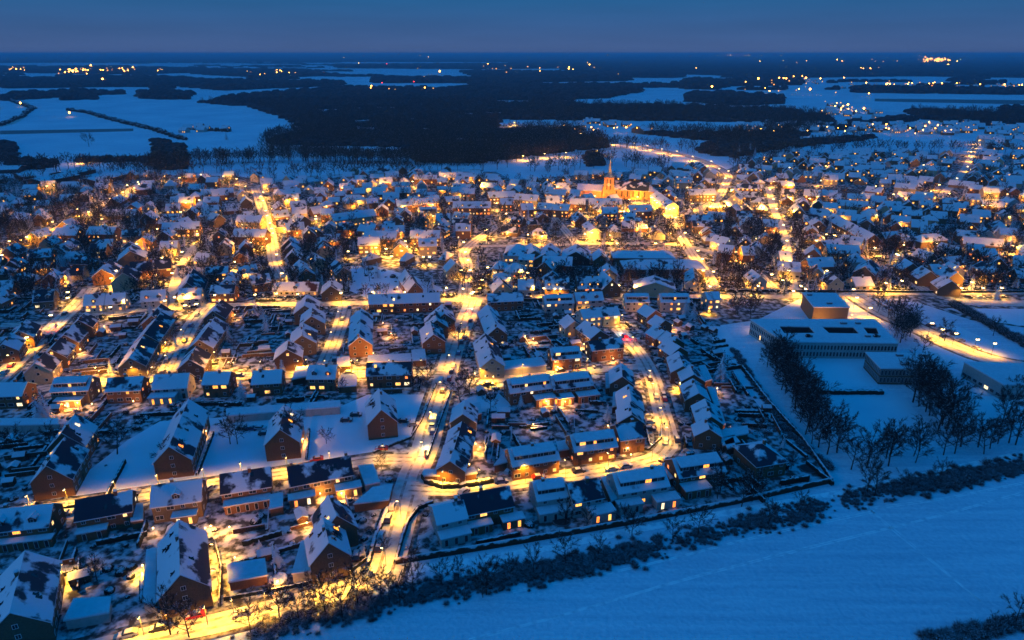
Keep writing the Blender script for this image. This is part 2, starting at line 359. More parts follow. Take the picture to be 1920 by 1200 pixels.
# pavements: dark wet strips each side, left out where they would cross another road
for c, wid, _s in PAV:
    for sgn in (-1, 1):
        V = []; Fc = []; ok = []
        for i, p in enumerate(c):
            d = (c[min(i+1, len(c)-1)]-c[max(i-1, 0)]); d.z = 0; d.normalize(); nn = Vector((-d.y, d.x, 0))*sgn
            a = p+nn*(wid/2); b = p+nn*(wid/2+1.5)
            ok.append(road_dist(*(p+nn*(wid/2+.8)).xy)[0] > .5)
            V += [(a.x, a.y, .12), (b.x, b.y, .12), (a.x, a.y, .0), (b.x, b.y, .0)]
        for i in range(len(c)-1):
            if ok[i] and ok[i+1]:
                k = 4*i; n = k+4
                Fc += [(k, k+1, n+1, n), (k, n, n+2, k+2), (k+1, k+3, n+3, n+1)]
        if Fc: struct('pavement', mesh_np('pavement', V, Fc, [M['walk']]))
def inpoly(x, y, pl):
    r = False; j = len(pl)-1
    for i in range(len(pl)):
        xi, yi = pl[i][0], pl[i][1]; xj, yj = pl[j][0], pl[j][1]
        if (yi > y) != (yj > y) and x < (xj-xi)*(y-yi)/(yj-yi)+xi: r = not r
        j = i
    return r
# ---------------------------------------------------------------- occupancy
OCC = {}
def occ_add(cx, cy, ang, hl, hw):
    e = (cx, cy, math.cos(ang), math.sin(ang), hl, hw)
    r = math.hypot(hl, hw)
    for i in range(int((cx-r)//25), int((cx+r)//25)+1):
        for j in range(int((cy-r)//25), int((cy+r)//25)+1):
            OCC.setdefault((i, j), []).append(e)
def occ_hit(cx, cy, ang, hl, hw, m=0.0):
    """rectangle against rectangles, sampled on a grid of points"""
    ca, sa = math.cos(ang), math.sin(ang)
    n = max(2, int(hl/2)+1); k = max(2, int(hw/2)+1)
    for i in range(n+1):
        for j in range(k+1):
            lx = -hl+2*hl*i/n; ly = -hw+2*hw*j/k
            x = cx+lx*ca-ly*sa; y = cy+lx*sa+ly*ca
            for e in OCC.get((int(x//25), int(y//25)), ()):
                dx, dy = x-e[0], y-e[1]
                if abs(dx*e[2]+dy*e[3]) < e[4]+m and abs(-dx*e[3]+dy*e[2]) < e[5]+m: return True
    return False

# ================================================================ BUILDINGS
def window_meshes():
    d = {}
    for nm, wd, h in (('s', 1.1, 1.2), ('w', 2.0, 1.35), ('d', 1.0, 2.1), ('k', .8, 1.0)):
        f = MB(); t = .09
        f.box(-wd/2, -wd/2+t, -.05, .05, 0, h); f.box(wd/2-t, wd/2, -.05, .05, 0, h)
        f.box(-wd/2+t, wd/2-t, -.05, .05, 0, t); f.box(-wd/2+t, wd/2-t, -.05, .05, h-t, h)
        f.box(-.03, .03, -.045, .045, t, h-t)
        d[nm, 'frame'] = f.mesh('window_frame', [M['frame']])
        for q, mm in (('lit', M['lit']), ('dark', M['glass'])):
            p = MB(); p.box(-wd/2+t, wd/2-t, -.03, .02, t, h-t); d[nm, q] = p.mesh('pane_'+q, [mm])
            g = MB(); g.box(-wd/2, wd/2, -.03, .03, 0, h, 1); g.box(-wd/2+t, wd/2-t, -.035, .06, t, h-t, 0)
            d[nm, q, 'far'] = g.mesh('window_'+q, [mm, M['frame']])
    return d
WM = window_meshes()
def add_window(parent, kind, x, y, z, rz, lit, near):
    if near:
        o = ob('window', WM[kind, 'frame'], parent, (x, y, z), rz)
        ob('pane', WM[kind, 'lit' if lit else 'dark'], o)
    else: o = ob('window', WM[kind, 'lit' if lit else 'dark', 'far'], parent, (x, y, z), rz)
    return o
WALLN = {'brick': 'red brick', 'brick2': 'brown brick', 'brick3': 'pale brick', 'white': 'white', 'cream': 'cream'}
HS = []   # house specs
def spec(c, ang, L, W, he, hr, wall='brick', ra='roof_white', rb='roof_mid', lit=.25, label=None, chim=1, dorm=0, band=0, hip=0, annex=(), sky=0, kind='house', floors=None, group=None):
    s = dict(c=c, ang=ang, L=L, W=W, he=he, hr=hr, wall=wall, ra=ra, rb=rb, lit=lit, label=label, chim=chim, dorm=dorm, band=band, hip=hip, annex=annex, sky=sky, kind=kind,
             floors=floors if floors else max(1, int(he/2.7)), group=group)
    HS.append(s); occ_add(c[0], c[1], ang, L/2+.3, W/2+.3); return s
def H(u1, v1, u2, v2, W, he, hr, wall='brick', ra='roof_white', rb='roof_mid', **k):
    p, q = at(u1, v1, hr), at(u2, v2, hr); d = q-p; c = (p+q)/2
    if d.y < 0 and abs(d.y) > .8*abs(d.x):
        o_ = ['roof_white', 'roof_mid', 'roof_red', 'roof_dark']
        if o_.index(ra) > o_.index(rb): ra, rb = rb, ra
        if rb == 'roof_white': rb = 'roof_mid'
    s = spec((c.x, c.y), math.atan2(d.y, d.x), d.length, W, he, hr, wall, ra, rb, **k)
    return s
def wallbox(mb, L, W, he, hr, hip):
    x, y = L/2, W/2
    if hip:
        mb.poly([(-x,-y,0),(x,-y,0),(x,-y,he),(-x,-y,he)]); mb.poly([(x,-y,0),(x,y,0),(x,y,he),(x,-y,he)])
        mb.poly([(x,y,0),(-x,y,0),(-x,y,he),(x,y,he)]); mb.poly([(-x,y,0),(-x,-y,0),(-x,-y,he),(-x,y,he)])
    else:
        mb.poly([(-x,-y,0),(x,-y,0),(x,-y,he),(-x,-y,he)]); mb.poly([(x,-y,0),(x,y,0),(x,y,he),(x,0,hr-.05),(x,-y,he)])
        mb.poly([(x,y,0),(-x,y,0),(-x,y,he),(x,y,he)]); mb.poly([(-x,y,0),(-x,-y,0),(-x,-y,he),(-x,0,hr-.05),(-x,y,he)])
def roofslab(mb, L, W, he, hr, hip, o=.45, oe=.35, t=.28):
    x, y = L/2+oe, W/2; sl = (hr-he)/(W/2); ye = y+o; ze = he-o*sl
    if hip:
        hx = max(.2, L/2-W/2*.9); xx = L/2+o
        T = [(-hx,0,hr+t),(hx,0,hr+t)]; E = [(-xx,-ye,ze+t),(xx,-ye,ze+t),(xx,ye,ze+t),(-xx,ye,ze+t)]; B = [(a,b,c-t) for a,b,c in E]
        mb.poly([E[0],E[1],T[1],T[0]],0); mb.poly([E[2],E[3],T[0],T[1]],1); mb.poly([E[1],E[2],T[1]],1); mb.poly([E[3],E[0],T[0]],0)
        for i in range(4): mb.poly([B[i],B[(i+1)%4],E[(i+1)%4],E[i]],2)
        mb.poly(B[::-1],2); return
    for s, m in ((-1,0),(1,1)):
        r0,r1 = (-x,0,hr),(x,0,hr); e0,e1 = (-x,s*ye,ze),(x,s*ye,ze)
        up = lambda p: (p[0],p[1],p[2]+t)
        f = [up(e0),up(e1),up(r1),up(r0)]; mb.poly(f if s < 0 else f[::-1], m)
        f = [e0,r0,r1,e1]; mb.poly(f if s < 0 else f[::-1], 3)
        mb.poly([e0,e1,up(e1),up(e0)] if s < 0 else [e1,e0,up(e0),up(e1)],2)
        mb.poly([e0,up(e0),up(r0),r0],2); mb.poly([e1,r1,up(r1),up(e1)],2)
def build_house(s, near, mid=True):
    c, ang, L, W, he, hr = s['c'], s['ang'], s['L'], s['W'], s['he'], s['hr']
    rr = random.Random(int(c[0]*7+c[1]*13))
    root = ob('house' if s['kind'] == 'house' else s['kind'], None, None, (c[0], c[1], 0), ang)
    root.empty_display_size = 1
    mb = MB(); wallbox(mb, L, W, he, hr, s['hip']); ob('wall', mb.mesh('wall', [M[s['wall']]]), root)
    mb = MB(); roofslab(mb, L, W, he, hr, s['hip'])
    roof = ob('roof', mb.mesh('roof', [M[s['ra']], M[s['rb']], M['verge'], M['wood']]), root)
    ca, sa = math.cos(ang), math.sin(ang)
    vx, vy = -c[0]*ca-c[1]*sa, c[0]*sa-c[1]*ca          # camera in local axes
    fs = 1 if vy > 0 else -1                              # long side seen
    gs = 1 if vx > 0 else -1                              # gable seen
    nlit = 0
    sl = (hr-he)/(W/2)
    def z_on(y): return hr-abs(y)*sl
    # chimneys
    for k in range(s['chim']):
        cx = (-L/2+.9) if k == 0 and s['chim'] > 1 else (L/2-.9 if k == 1 else rr.uniform(-.3, .3)*L)
        cy = rr.choice((-.5, .5))*.9
        m = MB(); m.box(-.4,.4,-.35,.35,-.6,1.2,0); m.box(-.46,.46,-.41,.41,1.2,1.42,1)
        ob('chimney', m.mesh('chimney', [M[s['wall'] if s['wall'].startswith('brick') else 'brick2'], M['snow_roof']]), roof, (cx, cy, z_on(cy)+.2))
    # front extension(s)
    for (ax, al, ad, ah, lit_a) in s['annex']:
        m = MB(); y0 = fs*W/2; y1 = fs*(W/2+ad)
        m.box(ax-al/2, ax+al/2, min(y0,y1)+.02, max(y0,y1), 0, ah, 0); m.box(ax-al/2-.25, ax+al/2+.25, min(y0,y1)-.0 if fs > 0 else min(y0,y1)-.25, max(y0,y1)+(.25 if fs > 0 else 0), ah, ah+.32, 1)
        e = ob('extension', m.mesh('extension', [M['white' if s['wall'] in ('white', 'cream') else s['wall']], M['snow_roof']]), root)
        n = max(1, int(al/2.4))
        for i in range(n): add_window(e, 'd', ax-al/2+al*(i+.5)/n, fs*(W/2+ad+.03), .25, 0 if fs < 0 else math.pi, lit_a, False)
        a = ax*1.0
        occ_add(c[0]+a*ca-(fs*(W/2+ad/2))*sa, c[1]+a*sa+(fs*(W/2+ad/2))*ca, ang, al/2+.3, ad/2+.3)
    # long front
    n = max(2, int(L/2.9)); used_door = False
    frz = 0 if fs < 0 else math.pi
    for fl in range(s['floors']):
        z0 = .95+fl*2.75
        if z0+1.3 > he-.1: z0 = he-1.5
        for i in range(n):
            x = -L/2+L*(i+.5)/n
            if fl == 0 and any(abs(x-a[0]) < a[1]/2+.8 for a in s['annex']): continue
            lit = rr.random() < s['lit']*(1.25 if fl == 0 else .8)
            nlit += lit
            if near and fl == 0 and not used_door and rr.random() < .4:
                m = MB(); m.box(-.5,.5,-.05,.05,0,2.1,0); ob('door', m.mesh('door', [M['wood']]), root, (x, fs*(W/2+.03), .1), frz); used_door = True; continue
            if not mid and not lit: continue
            add_window(root, 'w' if rr.random() < .4 and L/n > 2.9 else 's', x, fs*(W/2+.03), z0, frz, lit, near)
    # gable end
    if not s['hip'] or near:
        n = 1 if s['kind'] == 'apartment_block' else 2
        grz = gs*math.pi/2
        zt = he if s['hip'] else hr
        for fl in range(s['floors']+(0 if s['hip'] else 1)):
            z0 = 1.0+fl*2.75
            if z0+1.5 > zt-.6: break
            nn = n if z0+1.4 < he else 1
            for i in range(nn):
                y = -W/2+W*(i+.5)/nn
                lit = rr.random() < s['lit']*.8; nlit += lit
                if not mid and not lit: continue
                add_window(root, 's', gs*(L/2+.03), y, z0, grz, lit, near)
    # dormers on the seen slope
    for k in range(s['dorm']):
        x = -L/2+L*(k+.5)/s['dorm']; y1 = fs*W*.40; yz = z_on(y1); dh = min(1.5, hr-yz-.5)
        yb = fs*max(.3, (hr-(yz+dh))/sl) ; w2 = .9
        m = MB()
        m.poly([(-w2, y1, yz-.1), (w2, y1, yz-.1), (w2, y1, yz+dh), (0, y1, yz+dh+.55), (-w2, y1, yz+dh)])
        for q in (-1, 1): m.poly([(q*w2, y1, yz-.1), (q*w2, y1, yz+dh), (q*w2, yb, yz+dh)])
        rid = fs*max(.1, (hr-(yz+dh+.55))/sl)
        for q in (-1, 1): 
            m.poly([(0, y1+fs*.3, yz+dh+.75), (q*1.2, y1+fs*.3, yz+dh+.0), (q*1.2, yb-fs*.3, yz+dh+.0), (0, rid-fs*.3, yz+dh+.75)], 1)
            m.poly([(0, y1+fs*.3, yz+dh+.55), (q*1.2, y1+fs*.3, yz+dh-.2), (q*1.2, y1+fs*.3, yz+dh+.0), (0, y1+fs*.3, yz+dh+.75)], 1)
        d = ob('dormer', m.mesh('dormer', [M['clad'], M['snow_roof']]), roof, (x, 0, 0))
        lit = rr.random() < s['lit']; nlit += lit
        add_window(d, 'k', 0, y1+fs*.05, yz+.35, frz, lit, False)
    # long shed dormer with a strip of windows
    if s['band']:
        bl = L*.88; y1 = fs*W*.37; yz = z_on(y1); yt = fs*.5; zt = hr+.12; zf = yz+1.55
        m = MB()
        a0, a1 = -bl/2, bl/2
        m.poly([(a0, y1, yz), (a1, y1, yz), (a1, y1, zf), (a0, y1, zf)])
        for x in (a0, a1): m.poly([(x, y1, yz), (x, y1, zf), (x, yt, zt), (x, yt, z_on(yt))])
        for zz, dd in ((.02, 0), (.3, 0)): m.poly([(a0-.2, y1+fs*.3, zf+zz), (a1+.2, y1+fs*.3, zf+zz), (a1+.2, -fs*.1, hr+.18+zz), (a0-.2, -fs*.1, hr+.18+zz)], 1)
        m.poly([(a0-.2, y1+fs*.3, zf+.02), (a1+.2, y1+fs*.3, zf+.02), (a1+.2, y1+fs*.3, zf+.3), (a0-.2, y1+fs*.3, zf+.3)], 1)
        for x in (a0-.2, a1+.2): m.poly([(x, y1+fs*.3, zf+.02), (x, y1+fs*.3, zf+.3), (x, -fs*.1, hr+.48), (x, -fs*.1, hr+.2)], 1)
        d = ob('dormer', m.mesh('dormer', [M['clad'], M['snow_roof']]), roof)
        n = max(2, int(bl/3.2))
        for i in range(n):
            lit = rr.random() < s['lit']*.6; nlit += lit
            add_window(d, 's' if i % 2 else 'w', a0+bl*(i+.5)/n, y1+fs*.05, yz+.25, frz, lit, near)
    for k in range(s['sky']):
        side = rr.choice((-1, 1)) if s['sky'] > 2 else fs
        y = side*W*rr.uniform(.15, .36); x = rr.uniform(-.42, .42)*L
        lit = rr.random() < .22
        m = MB(); w2 = .45; dz = sl*.55
        m.poly([(-w2, -.55, side*dz), (w2, -.55, side*dz), (w2, .55, -side*dz), (-w2, .55, -side*dz)])
        for q in (m,): q.box(-w2-.06, -w2, -.5, .5, -.3, -.02); 
        ob('skylight', m.mesh('skylight', [M['lit'] if lit else M['glass']]), roof, (x, y, z_on(y)+.36))
    desc = {'roof_white': 'snow-covered', 'roof_mid': 'half snow-covered', 'roof_dark': 'dark-roofed', 'roof_red': 'red-roofed'}[s['ra'] if fs < 0 else s['rb']]
    desc = '%s %s %s' % (desc, WALLN.get(s['wall'], ''), {'barn': 'hall', 'house': 'house'}.get(s['kind'], 'block'))
    reg(root, 'apartment block' if s['kind'] == 'apartment_block' else 'barn' if s['kind'] == 'barn' else 'house', desc, s['group'], s['label'])
    return root
# ---- far houses merged: arrays
def far_house_arrays(s, W_, R_, L_):
    c, ang, L, W, he, hr = s['c'], s['ang'], s['L'], s['W'], s['he'], s['hr']
    ca, sa = math.cos(ang), math.sin(ang); rr = random.Random(int(c[0]*7+c[1]*13))
    def tr(p): return (c[0]+p[0]*ca-p[1]*sa, c[1]+p[0]*sa+p[1]*ca, p[2])
    a = MB(); wallbox(a, L, W, he, hr, s['hip']); b = MB(); roofslab(b, L, W, he, hr, s['hip'])
    wi = {'brick': 0, 'brick2': 1, 'brick3': 2, 'white': 3, 'cream': 4}[s['wall']]
    for f in a.f: W_.poly([tr(a.v[i]) for i in f], wi)
    for f, m in zip(b.f, b.m): R_.poly([tr(b.v[i]) for i in f], 5+(m if m < 3 else 2))
    fs = 1 if (c[0]*sa-c[1]*ca) > 0 else -1; gs = 1 if (-c[0]*ca-c[1]*sa) > 0 else -1
    for fl in range(s['floors']):
        for i in range(max(2, int(L/3.5))):
            if rr.random() < s['lit']:
                x = -L/2+L*(i+.5)/max(2, int(L/3.5)); z0 = .9+2.7*fl; y = fs*(W/2+.06)
                L_.poly([tr((x-.7, y, z0)), tr((x+.7, y, z0)), tr((x+.7, y, z0+1.3)), tr((x-.7, y, z0+1.3))], 8)
    if rr.random() < s['lit']:
        x = gs*(L/2+.06); L_.poly([tr((x, -.6, 4)), tr((x, .6, 4)), tr((x, .6, 5.3)), tr((x, -.6, 5.3))], 8)

def flat_building(name, px, h, wall='brick2', label=None, cat='building', courts=(), wins=(), lit=.1, roof='snow_roof', wk='w', vents=0, near=True, doors=0, group=None, desc='flat-roofed building', winh=1.6):
    """px: roof outline in the picture (counter-clockwise seen from above), standing h m high"""
    pts = [at(u, v, h) for u, v in px]
    area = sum(pts[i].x*pts[(i+1) % len(pts)].y-pts[(i+1) % len(pts)].x*pts[i].y for i in range(len(pts)))
    if area < 0: pts = pts[::-1]
    c = sum((p for p in pts), Vector())/len(pts)
    root = ob(name, None, None, (c.x, c.y, 0))
    q = [(p.x-c.x, p.y-c.y) for p in pts]; n = len(q)
    a = MB()
    for i in range(n):
        (x0, y0), (x1, y1) = q[i], q[(i+1) % n]; a.poly([(x0, y0, 0), (x1, y1, 0), (x1, y1, h), (x0, y0, h)])
    ob('wall', a.mesh('wall', [M[wall]]), root)
    def off(pp, d):
        return [(x+d*(x/max(1e-3, math.hypot(x, y))), y+d*(y/max(1e-3, math.hypot(x, y)))) for x, y in pp]
    e = off(q, .35); r = MB(); t = .45
    if courts:
        import bmesh
        bm = bmesh.new(); loops = []
        rings = [[(x, y) for x, y in e]]
        for cpx in courts:
            cc = [at(u, v, h) for u, v in cpx]; rings.append([(p.x-c.x, p.y-c.y) for p in cc])
        edges = []
        for ring in rings:
            vs = [bm.verts.new((x, y, h+t)) for x, y in ring]
            edges += [bm.edges.new((vs[i], vs[(i+1) % len(vs)])) for i in range(len(vs))]
        bmesh.ops.triangle_fill(bm, use_beauty=True, use_dissolve=False, edges=edges)
        bm.verts.index_update()
        for f in bm.faces: r.poly([v.co[:] for v in f.verts])
        bm.free()
        for ring in rings:
            for i in range(len(ring)):
                (x0, y0), (x1, y1) = ring[i], ring[(i+1) % len(ring)]; r.poly([(x0, y0, h), (x1, y1, h), (x1, y1, h+t), (x0, y0, h+t)])
        cw = MB()
        for ring in rings[1:]:
            for i in range(len(ring)):
                (x0, y0), (x1, y1) = ring[i], ring[(i+1) % len(ring)]; cw.poly([(x0, y0, .2), (x1, y1, .2), (x1, y1, h), (x0, y0, h)])
            cw.poly([(x, y, h-3.2) for x, y in ring], 1)
        ob('courtyard', cw.mesh('courtyard', [M['clad'], M['glass']]), root)
    else:
        r.poly([(x, y, h+t) for x, y in e]); r.poly([(x, y, h) for x, y in e][::-1])
        for i in range(n):
            (x0, y0), (x1, y1) = e[i], e[(i+1) % n]; r.poly([(x0, y0, h), (x1, y1, h), (x1, y1, h+t), (x0, y0, h+t)])
    ob('roof', r.mesh('roof', [M[roof]]), root)
    rr = random.Random(int(c.x*3+c.y))
    facing = []
    for i in range(n):
        (x0, y0), (x1, y1) = q[i], q[(i+1) % n]; l = math.hypot(x1-x0, y1-y0)
        mx_, my_ = c.x+(x0+x1)/2, c.y+(y0+y1)/2; d_ = math.hypot(mx_, my_)
        if l > 1.5 and (-(y1-y0)/l*mx_ + (x1-x0)/l*my_)/d_ > .15: facing.append((l, i))
    facing.sort(reverse=True)
    if doors: doors = facing[0][1]+1
    for ei in ([i for _, i in facing] if wins else ()):
        (x0, y0), (x1, y1) = q[ei % n], q[(ei+1) % n]; l = math.hypot(x1-x0, y1-y0); k = max(1, int(l/(1.35 if wk == 'd' else 2.6))); an = math.atan2(y1-y0, x1-x0)
        fl = max(1, int(h/3.1))
        nx, ny = math.sin(an), -math.cos(an)
        for f in range(fl):
            for i in range(min(k, 45)):
                t_ = (i+.5)/min(k, 45); add_window(root, wk, x0+(x1-x0)*t_+nx*.04, y0+(y1-y0)*t_+ny*.04, .9+f*3.0, an, rr.random() < lit, False)
    if doors:
        (x0, y0), (x1, y1) = q[doors-1], q[doors % n]; l = math.hypot(x1-x0, y1-y0); k = max(1, int(l/3.0)); an = math.atan2(y1-y0, x1-x0)
        nx, ny = math.sin(an), -math.cos(an); dm = MB(); dm.box(-1.15, 1.15, -.06, .06, 0, 2.1); dme = dm.mesh('door', [M['garage_door']])
        for i in range(k):
            t_ = (i+.5)/k; ob('garage_door', dme, root, (x0+(x1-x0)*t_+nx*.03, y0+(y1-y0)*t_+ny*.03, .05), an)
    for i in range(vents):
        w1, w2 = rr.random(), rr.random(); vx_ = sum(p[0] for p in q)/n+(w1-.5)*(max(p[0] for p in q)-min(p[0] for p in q))*.7; vy_ = sum(p[1] for p in q)/n+(q[0][1]-sum(p[1] for p in q)/n)*.6*(1 if w2 > .4 else -1)
        vm = MB(); sx_ = rr.uniform(.5, 1.4); vm.box(-sx_, sx_, -.6, .6, 0, .9, 0); vm.box(-sx_-.1, sx_+.1, -.7, .7, .9, 1.1, 1); ob('roof_vent', vm.mesh('roof_vent', [M['metal'], M['snow_roof']]), root, (vx_, vy_, h+.4))
    # occupancy along the longest edge
    li = max(range(n), key=lambda i: math.hypot(q[(i+1) % n][0]-q[i][0], q[(i+1) % n][1]-q[i][1]))
    an = math.atan2(q[(li+1) % n][1]-q[li][1], q[(li+1) % n][0]-q[li][0]); ca, sa = math.cos(an), math.sin(an)
    us = [x*ca+y*sa for x, y in q]; vs = [-x*sa+y*ca for x, y in q]
    mu, mv = (max(us)+min(us))/2, (max(vs)+min(vs))/2
    occ_add(c.x+mu*ca-mv*sa, c.y+mu*sa+mv*ca, an, (max(us)-min(us))/2, (max(vs)-min(vs))/2)
    reg(root, cat, desc, group, label)
    return root
# ================================================================ NEAR HOUSES (ridge line traced in the picture)
AP = dict(kind='apartment_block', floors=3, sky=6, chim=1)
H(47,1035, 19,1148, 11.9, 5.9,11.0,'brick2','roof_white','roof_mid',lit=.0,label='brown apartment block at the bottom left corner with a snowy steep roof',**AP)
H(335,977, 338,1077, 10.6, 5.9,11.0,'brick2','roof_white','roof_mid',lit=.03,label='steep-roofed brown block beside the bright alley at bottom left',**AP)
H(606,972, 616,1017, 9.5, 5.9,11.0,'brick2','roof_white','roof_mid',lit=.0,label='front one of two staggered brown blocks left of the lit road end',**AP)
H(616,930, 631,966, 9.5, 5.9,11.0,'brick2','roof_white','roof_dark',lit=.04,label='rear one of two staggered brown blocks left of the lit road end',**AP)
H(122,820, 87,873, 10.4, 5.9,11.0,'brick','roof_dark','roof_white',lit=.0,label='front half of the leftmost long brick apartment block, dark slope to the right',**AP)
H(141,777, 116,812, 10.4, 5.9,11.0,'brick','roof_mid','roof_white',lit=.15,label='rear half of the leftmost long brick apartment block',**AP)
H(354,750, 317,837, 10.4, 5.9,11.0,'brick','roof_mid','roof_white',lit=.1,label='long brick apartment block with a snowy left slope above the middle lawn',**AP)
H(534,760, 525,805, 10.4, 5.9,11.0,'brick','roof_mid','roof_white',lit=.15,label='brick apartment block with a lit gable window and an orange porch lamp',**AP)
H(711,729, 715,768, 9.7, 5.9,11.0,'brick','roof_mid','roof_white',lit=.08,label='square brick apartment block just left of the main street',**AP)
B = dict(floors=2)
H(-22,958, 98,945, 9.5, 5.2,8.6,'brick','roof_mid','roof_mid',lit=.25,dorm=2,annex=((0,17,2.2,2.6,0),),**B)
H(143,938, 246,920, 9.0, 5.2,8.6,'brick','roof_dark','roof_white',lit=.03,sky=2,annex=((-3,7,2.6,2.6,0),),label='semi-detached house, left half white with snow, right half bare dark slate',**B)
H(286,911, 377,899, 9.5, 5.4,9.0,'brick3','roof_white','roof_white',lit=.12,dorm=1,annex=((2,6,2.8,2.7,1),),label='pale brick house with one wooden gabled dormer in a snowy roof',**B)
H(414,890, 505,876, 9.0, 5.2,8.6,'brick','roof_mid','roof_white',lit=.05,sky=1,annex=((0,12,3,2.7,0),),**B)
H(540,876, 655,855, 9.5, 5.4,8.8,'brick3','roof_dark','roof_mid',lit=.35,sky=2,chim=2,annex=((-6,7,3,2.7,1),(7,7,3.4,2.9,1)),label='wide dark slate house with two chimneys and glowing verandas',**B)
H(812,951, 867,939, 8.5, 5.2,7.6,'white','roof_mid','roof_white',lit=.3,annex=((0,8,3.4,2.7,0),),**B)
H(864,929, 953,912, 9.0, 5.2,8.4,'brick','roof_dark','roof_mid',lit=.3,sky=1,annex=((-3,6,2.6,2.7,0),(6,6,3,2.7,1)),**B)
H(1000,904, 1055,896, 9.0, 5.2,8.2,'white','roof_white','roof_white',lit=.05,band=1,annex=((0,9,3.2,2.8,0),),**B)
H(1065,907, 1120,897, 9.0, 5.2,8.4,'white','roof_dark','roof_dark',lit=.2,sky=1,annex=((3,7,4,2.9,1),),label='dark-roofed white house with a brightly lit orange terrace',**B)
H(1150,889, 1242,875, 9.5, 5.2,8.4,'white','roof_white','roof_white',lit=.2,band=1,annex=((-5,7,3,2.8,0),(6,7,3.6,2.8,1)),**B)
H(1262,861, 1347,849, 9.5, 5.2,8.4,'brick','roof_mid','roof_white',lit=.2,band=1,annex=((-3,8,4,2.9,0),),**B)
H(1400,838, 1455,829, 12, 5.0,8.2,'brick','roof_dark','roof_white',lit=.0,hip=1,label='large dark-topped detached house by the walled garden at the corner',**B)
H(954,842, 1040,829, 9.0, 5.2,8.4,'brick','roof_white','roof_white',lit=.1,band=1,**B)
H(1070,816, 1148,806, 9.0, 5.2,8.4,'brick','roof_white','roof_white',lit=.45,band=1,label='snowy row house with three tall lit windows facing the lower street',**B)
H(1155,797, 1200,791, 9.0, 5.4,8.4,'brick','roof_dark','roof_dark',lit=.2,sky=1,**B)
H(951,712, 1029,702, 9.0, 5.2,8.4,'brick','roof_white','roof_white',lit=.2,band=1,annex=((5,9,4,2.9,1),),**B)
H(1032,705, 1104,697, 9.0, 5.2,8.4,'brick','roof_mid','roof_mid',lit=.2,band=1,annex=((-4,6,4,2.9,1),(5,8,4,2.8,0)),**B)
# gabled rows stepping along the curved street
for r_ in ((1165,682,1167,706,8.6),(1179,722,1184,752,8.6),(1181,755,1185,777,8.6)):
    H(r_[0],r_[1],r_[2],r_[3],r_[4],5.2,8.4,'brick2','roof_mid','roof_white',lit=.05,chim=1,sky=1,**B)
RG = [(1210,571,1229,582),(1230,591,1247,600),(1227,610,1246,621),(1250,621,1268,634),(1252,636,1275,651),(1272,660,1281,686),(1293,685,1301,702),(1299,711,1310,737),(1322,749,1334,781),(1324,785,1330,804)]
for i_, r_ in enumerate(RG):
    H(r_[0],r_[1],r_[2],r_[3],8.4,5.0,7.8,'brick','roof_mid','roof_white',lit=.2 if i_ < 3 else .06,chim=1,**B)
# stepped row on the right of the main street, above the junction hedge
H(872,751, 868,776, 8.4,5.0,8.2,'brick2','roof_white','roof_mid',lit=.0,sky=1,**B)
H(866,792, 860,818, 8.4,5.0,8.2,'brick2','roof_white','roof_dark',lit=.1,sky=2,**B)
H(858,820, 852,842, 8.4,5.0,8.2,'brick2','roof_white','roof_dark',lit=.1,sky=1,**B)
H(850,845, 844,864, 8.4,5.0,8.2,'brick','roof_white','roof_mid',lit=.0,chim=1,label='front house of the stepped row above the round junction hedge',**B)
# left of the main street, middle
for r_ in ((577,553,571,573),(586,575,584,593),(569,607,566,629),(541,638,538,655)):
    H(r_[0],r_[1],r_[2],r_[3],10.5,5.6,9.4,'brick' if r_[0] < 560 else 'brick3','roof_mid','roof_white',lit=.05,sky=1,**B)
H(677,579, 674,632, 9.6,5.4,9.2,'brick','roof_mid','roof_white',lit=.06,chim=2,sky=4,label='long steep-roofed row along the short bright street, ridge running away',**B)
H(692,553, 824,549, 8.6,5.4,8.6,'brick','roof_white','roof_white',lit=.35,chim=2,sky=5,label='long terrace with five roof windows below the snow meadow',**B)
for r_ in ((828,572,833,588),(815,583,819,600),(807,603,813,627)):
    H(r_[0],r_[1],r_[2],r_[3],9.4,5.6,9.2,'brick','roof_mid','roof_white',lit=.04,sky=2,**B)
H(914,571, 932,613, 9.0,5.4,9.2,'brick','roof_mid','roof_white',lit=.05,chim=2,sky=4,label='long row with dark patches beside the upper main street, ridge running away',**B)
H(909,626, 923,671, 9.4,5.4,9.2,'cream','roof_mid','roof_white',lit=.0,chim=1,sky=4,label='row house with a pale glowing gable beside the main street',**B)
H(475,696, 528,693, 9,5.2,8.4,'brick','roof_white','roof_white',lit=.2,sky=1,**B)
H(580,685, 631,685, 9,5.4,8.8,'brick3','roof_white','roof_white',lit=.4,dorm=2,label='snowy house with two gabled dormers and a lit ground floor',**B)
H(689,681, 771,679, 9,5.6,8.6,'brick','roof_mid','roof_white',lit=.3,sky=2,**B)
H(103,709, 172,706, 9.5,5.4,8.6,'brick3','roof_white','roof_white',lit=.3,band=1,annex=((0,9,3,2.8,1),),**B)
H(204,709, 268,706, 9,5.2,8.4,'brick','roof_mid','roof_mid',lit=.4,sky=3,**B)
H(291,703, 354,700, 9,4.6,8.2,'white','roof_white','roof_white',lit=.1,hip=0,annex=((-2,9,4,2.8,1),),**B)
H(385,698, 432,697, 9,5.6,8.4,'brick','roof_white','roof_white',lit=.6,**B)
H(-15,719, 50,717, 9,5.2,8.2,'brick','roof_white','roof_white',lit=.3,**B)
